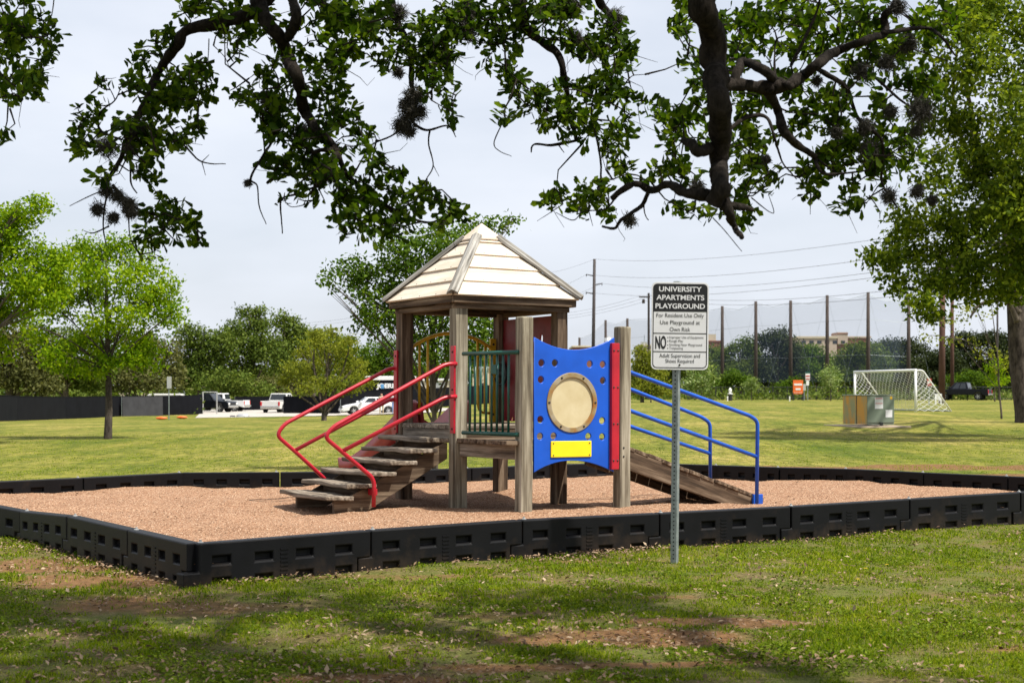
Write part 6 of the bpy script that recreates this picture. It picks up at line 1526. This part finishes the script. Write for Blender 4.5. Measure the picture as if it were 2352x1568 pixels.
# ---- two people standing at the white car
def person(label, b, top, bot, skin, pose):
    verts = {'pel': (0,0,.95,.125), 'wai': (0,0,1.1,.115), 'che': (0,.01,1.32,.135), 'nek': (0,0,1.48,.055), 'hd1': (0,-.01,1.58,.085), 'hd2': (0,-.01,1.68,.09),
         'hl': (.10,0,.9,.095), 'kl': (.11,-.02,.5,.065), 'al': (.12,.02,.1,.045), 'tl': (.13,-.13,.05,.04), 'hr': (-.10,0,.9,.095), 'kr': (-.11,-.03-pose*.06,.5,.065), 'ar': (-.12,pose*.05,.1,.045), 'tr': (-.13,-.13,.05,.04),
         'sl': (.19,0,1.42,.055), 'el': (.25,.02,1.14,.042), 'wl': (.24,-.12-.1*pose,.93,.03), 'dl': (.235,-.17-.1*pose,.86,.032), 'sr': (-.19,0,1.42,.055), 'er': (-.26,.03,1.14,.042), 'wr': (-.22,-.16,.98,.03), 'dr': (-.20,-.21,.93,.032)}
    E = [('pel','wai'),('wai','che'),('che','nek'),('nek','hd1'),('hd1','hd2'),('pel','hl'),('hl','kl'),('kl','al'),('al','tl'),('pel','hr'),('hr','kr'),('kr','ar'),('ar','tr'),('che','sl'),('sl','el'),('el','wl'),('wl','dl'),('che','sr'),('sr','er'),('er','wr'),('wr','dr')]
    ks = list(verts); me = bpy.data.meshes.new('tmp'); me.from_pydata([verts[q][:3] for q in ks], [(ks.index(a), ks.index(c)) for a, c in E], [])
    o = bpy.data.objects.new('tmp', me); COL.objects.link(o)
    o.modifiers.new('s', 'SKIN'); sv_ = me.skin_vertices[0].data
    for i, q in enumerate(ks): sv_[i].radius = (verts[q][3],)*2; sv_[i].use_root = (q == 'pel')
    sb = o.modifiers.new('d', 'SUBSURF'); sb.levels = 2; sb.render_levels = 2
    bpy.context.view_layer.update(); m2 = bpy.data.meshes.new_from_object(o.evaluated_get(DG())); bpy.data.objects.remove(o)
    m2.name = 'body'
    for m_ in (skin, top, bot, M['iron']): m2.materials.append(m_)
    for p in m2.polygons:
        c = p.center; p.use_smooth = True
        p.material_index = 3 if c.z < 0.09 or (c.z > 1.66) or (c.z > 1.56 and c.y > 0.02) else (2 if c.z < 0.98 and abs(c.x) < 0.19 else (1 if c.z < 1.47 and c.z > 1.1 else 0))
    r = bpy.data.objects.new('person', m2); COL.objects.link(r); r.location = b; return tag(r, label, 'person', 'people at the white car')
skin = paint('skin', (0.45, 0.26, 0.18), 0.6, 0.1)
p1 = person('person in blue jeans and a pale top standing behind the sedan', ground_at(908, 950.5)+Vector((0,-1.2,0)), M['sign_white'], paint('blue_jeans', (0.16, 0.25, 0.45), 0.8, 0.15), skin, 1)
p2 = person('person in tan trousers and a pale shirt beside the sedan door', ground_at(880, 951.5)+Vector((0,-1.4,0)), M['beige'], paint('tan_trousers', (0.42, 0.33, 0.20), 0.8, 0.15), skin, 0)

# ------------------------------------------------------------------ grass, litter
def grass_mat():
    t = NT('grass_blade'); r = t.attr('rnd'); n = t.noise(t.pos(), 0.55, 4)
    ad = t.n('ShaderNodeMath', _operation='ADD'); t.l(r, ad.inputs[0]); t.l(n, ad.inputs[1]); hf = t.n('ShaderNodeMath', _operation='MULTIPLY'); t.l(ad.outputs[0], hf.inputs[0]); hf.inputs[1].default_value = 0.5
    col = t.ramp(hf.outputs[0], [(0.25, (0.062, 0.118, 0.003)), (0.44, (0.170, 0.250, 0.006)), (0.60, (0.32, 0.36, 0.015)), (0.80, (0.50, 0.44, 0.11))])
    t.base(col).set(0.7, spec=0.05); tr = t.n('ShaderNodeBsdfTranslucent'); t.l(col, tr.inputs['Color']); ms = t.n('ShaderNodeMixShader'); ms.inputs['Fac'].default_value = 0.5
    t.l(t.b.outputs[0], ms.inputs[1]); t.l(tr.outputs[0], ms.inputs[2]); t.l(ms.outputs[0], t.o.inputs['Surface']); return t.m
def lit_mat():
    t = NT('dead_leaf'); r = t.attr('rnd'); t.base(t.ramp(r, [(0, (0.07, 0.04, 0.025)), (0.4, (0.21, 0.135, 0.085)), (0.8, (0.27, 0.185, 0.115)), (1, (0.37, 0.28, 0.19))])).set(0.8, spec=0.2); return t.m
def scatter(n, y0, y1, p, side=0.42):
    """denser near the viewer, so that far blades do not vanish"""
    t = rng.random(n); y = (y0**(1-p)+(y1**(1-p)-y0**(1-p))*t)**(1/(1-p)); x = (rng.random(n)*2-1)*(y*side+0.4); return x, y
def gzv(x, y): return np.array([g(a, b)+bumpz(a, b) for a, b in zip(x, y)])
def S_(x, y):                                       # thinner turf under the tree at the left front
    return np.clip((8.6-y)/2.2, 0, 1)*np.clip((1.6-x)/2.0, 0, 1)
def blades(name, label, n, y0, y1, p, h0, h1, wpx):
    x, y = scatter(n, y0, y1, p)
    k = ~inside(x, y); x, y = x[k], y[k]
    br = np.array([bare(a, b) if b < 21 else 0 for a, b in zip(x, y)])
    cl = np.array([mnoise.noise(Vector((a*2.0, b*2.0, 8.8)))*0.45+0.35*mnoise.noise(Vector((a*0.6, b*0.6, 2.8)))+0.55*mnoise.noise(Vector((a*7, b*7, 5.8))) for a, b in zip(x, y)])
    k = rng.random(len(x)) < np.clip(0.82-br*1.5+cl*1.8-0.35*S_(x, y), 0.03, 1); x, y, cl = x[k], y[k], cl[k]; n = len(x)
    z = gzv(x, y); h = rng.uniform(h0, h1, n)*np.clip(0.85+cl*1.2, 0.4, 1.8); w = 0.0021*np.maximum(1, y/7.0)*wpx
    a = rng.uniform(0, 6.283, n); ln = rng.uniform(0.2, 1.1, n)
    B_ = np.stack([x, y, z-0.003], 1); sd_ = np.stack([np.cos(a), np.sin(a), 0*a], 1)*w[:,None]; b2_ = rng.uniform(0, 6.283, n); lean = np.stack([np.cos(b2_), np.sin(b2_), 0*a], 1)*(h*ln)[:,None]
    up = np.stack([0*a, 0*a, h], 1)
    V = np.stack([B_-sd_, B_+sd_, B_+up*0.6+lean*0.35+sd_*0.75, B_+up*0.6+lean*0.35-sd_*0.75, B_+up*(1-0.25*ln)[:,None]+lean], 1)
    i = (np.arange(n)*5)[:,None]
    me = np_mesh(name, V.reshape(-1,3), [i+np.array([[0,1,2,3]]), i+np.array([[3,2,4]])], {'rnd': np.repeat(np.clip(rng.normal(0.40, 0.22, n), 0, 1), 5)})
    tag(link(name, me, M['grass']), label, 'grass', kind='stuff'); print(name, n)
M['grass'] = grass_mat()
blades('grass', 'short patchy grass and weeds in front of the playground', 430000, 4.9, 13.5, 1.3, 0.009, 0.033, 1.15)
blades('lawn_grass', 'mown drying lawn grass behind the playground', 120000, 13.5, 42, 2.2, 0.010, 0.026, 0.8)
def weeds(n):
    x, y = scatter(n, 4.9, 12.5, 1.3); k = ~inside(x, y); x, y = x[k], y[k]
    c = np.array([mnoise.noise(Vector((a*1.7, b*1.7, 21.8)))+0.6*mnoise.noise(Vector((a*6, b*6, 1.8))) for a, b in zip(x, y)])
    br = np.array([bare(a, b) for a, b in zip(x, y)])
    k = (c-br*0.7) > 0.12; x, y, c = x[k], y[k], c[k]; n = len(x)
    x = np.repeat(x, 4)+rng.normal(0, .012, n*4); y = np.repeat(y, 4)+rng.normal(0, .012, n*4); n *= 4
    z = gzv(x, y)+rng.uniform(0.004, 0.026, n); L = rng.uniform(0.010, 0.024, n); D = rdir(n); D[:,2] = np.abs(D[:,2])*0.5
    tag(link('weeds', leaf_mesh('weeds', np.stack([x,y,z],1), D, rdir(n)*.6+np.array([0,0,1.0]), L, L*rng.uniform(.55,.85,n), rng.random(n)), M['leaf_weed']), 'low broad leaved weeds in the front grass', 'weeds', kind='stuff'); print('weeds', n)
M['leaf_weed'] = leaf_mat('weed_leaf', (0.04, 0.075, 0.005), (0.10, 0.150, 0.009), (0.21, 0.27, 0.022), 0.35, 1.5)
weeds(42000)
def litter(n):
    x, y = scatter(n, 4.9, 13, 1.3); k = ~inside(x, y); x, y = x[k], y[k]
    # drifts of dead leaves along the border's foot
    ex, ey = [], []
    for (a, b, c, s_) in ((FRONT[1], FRONT[2], 330, .12), (FRONT[2], FRONT[3], 420, .12), (FRONT[3], FRONT[4], 120, .08), (FRONT[4], FRONT[5], 160, .10), (LEFT[0], LEFT[1], 150, .14), (LEFT[1], LEFT[2], 230, .18), (LEFT[2], LEFT[3], 260, .2), (FRONT[0], FRONT[1], 130, .12)):
        t = rng.random(c); d = np.abs(rng.normal(0, s_, c))+0.06; px = a[0]+(b[0]-a[0])*t; py = a[1]+(b[1]-a[1])*t
        nn_ = np.array([b[1]-a[1], -(b[0]-a[0])])/math.hypot(b[0]-a[0], b[1]-a[1])
        if nn_[1] > 0: nn_ = -nn_
        ex.append(px+nn_[0]*d); ey.append(py+nn_[1]*d)
    x = np.concatenate([x]+ex); y = np.concatenate([y]+ey); k = ~inside(x, y); x, y = x[k], y[k]
    cl = np.array([mnoise.noise(Vector((a*1.5, b*1.5, 12.8))) for a, b in zip(x, y)]); n0 = len(x)
    keep = (rng.random(n0) < np.clip(0.34+cl*1.2+0.3*S_(x, y)+0.5*np.array([bare(a, b) for a, b in zip(x, y)]), 0.05, 1)) | (np.arange(n0) > n0-1500); x, y = x[keep], y[keep]; n = len(x)
    z = gzv(x, y)+rng.uniform(0.004, 0.034, n); L = rng.uniform(0.016, 0.042, n); D = rdir(n); D[:,2] *= 0.35; N_ = rdir(n)*0.5+np.array([0,0,1.0])
    tag(link('fallen_leaves', leaf_mesh('fallen_leaves', np.stack([x,y,z],1), D, N_, L, L*rng.uniform(0.35,.6,n), rng.random(n)), lit_mat()), 'dry tan oak leaves scattered on the grass', 'fallen leaves', kind='stuff')
litter(27000)
def debris(n=420):
    x = rng.uniform(-5, 5.5, n*3); y = rng.uniform(9, 18.5, n*3); k = inside(x, y); x, y = x[k][:n], y[k][:n]; n = len(x)
    z = np.array([gz(a, b) for a, b in zip(x, y)])+0.012; L = rng.uniform(0.018, 0.045, n); D = rdir(n); D[:,2] *= 0.2
    tag(link('leaf_debris', leaf_mesh('leaf_debris', np.stack([x,y,z],1), D, rdir(n)*.4+np.array([0,0,1.0]), L, L*.5, rng.random(n)*.45), bpy.data.materials['dead_leaf']), 'dark dead leaves strewn over the gravel', 'leaf debris', kind='stuff')
debris()
# dead stick by the left border, small flowers
b = ground_at(150, 1128); mb = MB(); pts = smooth_line([Vector((-.33,-.02,.02)), Vector((-.15,.0,.04)), Vector((.02,-.05,.05)), Vector((.2,.02,.035)), Vector((.42,.10,.03))], 5)
mb.tube(pts, [0.012+0.010*math.sin(i*1.3)**2 for i in range(len(pts))], 6); mb.tube([Vector((-.02,-.03,.04)), Vector((.08,-.14,.03)), Vector((.12,-.2,.02))], [.012,.008,.004], 5)
tag(mb.build('dead_stick', M['bark_far'], None, loc=b, smooth=True), 'forked dead stick lying in the leaf litter by the left border', 'stick')
M['flower'] = paint('yellow_petal', (0.75, 0.55, 0.02), 0.6, 0.1)
for u, v, lb in ((1988, 1319, 'tiny yellow flower in the right grass, left one of the pair'), (2037, 1310, 'tiny yellow flower in the right grass, right one of the pair'), (1970, 1345, 'tiny yellow flower lowest of the three on the right')):
    b = ground_at(u, v); o = thing('dandelion', lb, 'flower', b, 0, 'yellow flowers in the grass')
    MB().tube([(0,0,0),(0.004,0,.04)], .0015, 5).build('stem', M['grass'], o)
    fl = MB()
    for q in range(9): a_ = q*2*math.pi/9; fl.add([(0,0,.041),(.011*math.cos(a_-.25),.011*math.sin(a_-.25),.045),(.015*math.cos(a_),.015*math.sin(a_),.044),(.011*math.cos(a_+.25),.011*math.sin(a_+.25),.045)], [(0,1,2,3)])
    fl.build('petals', M['flower'], o)
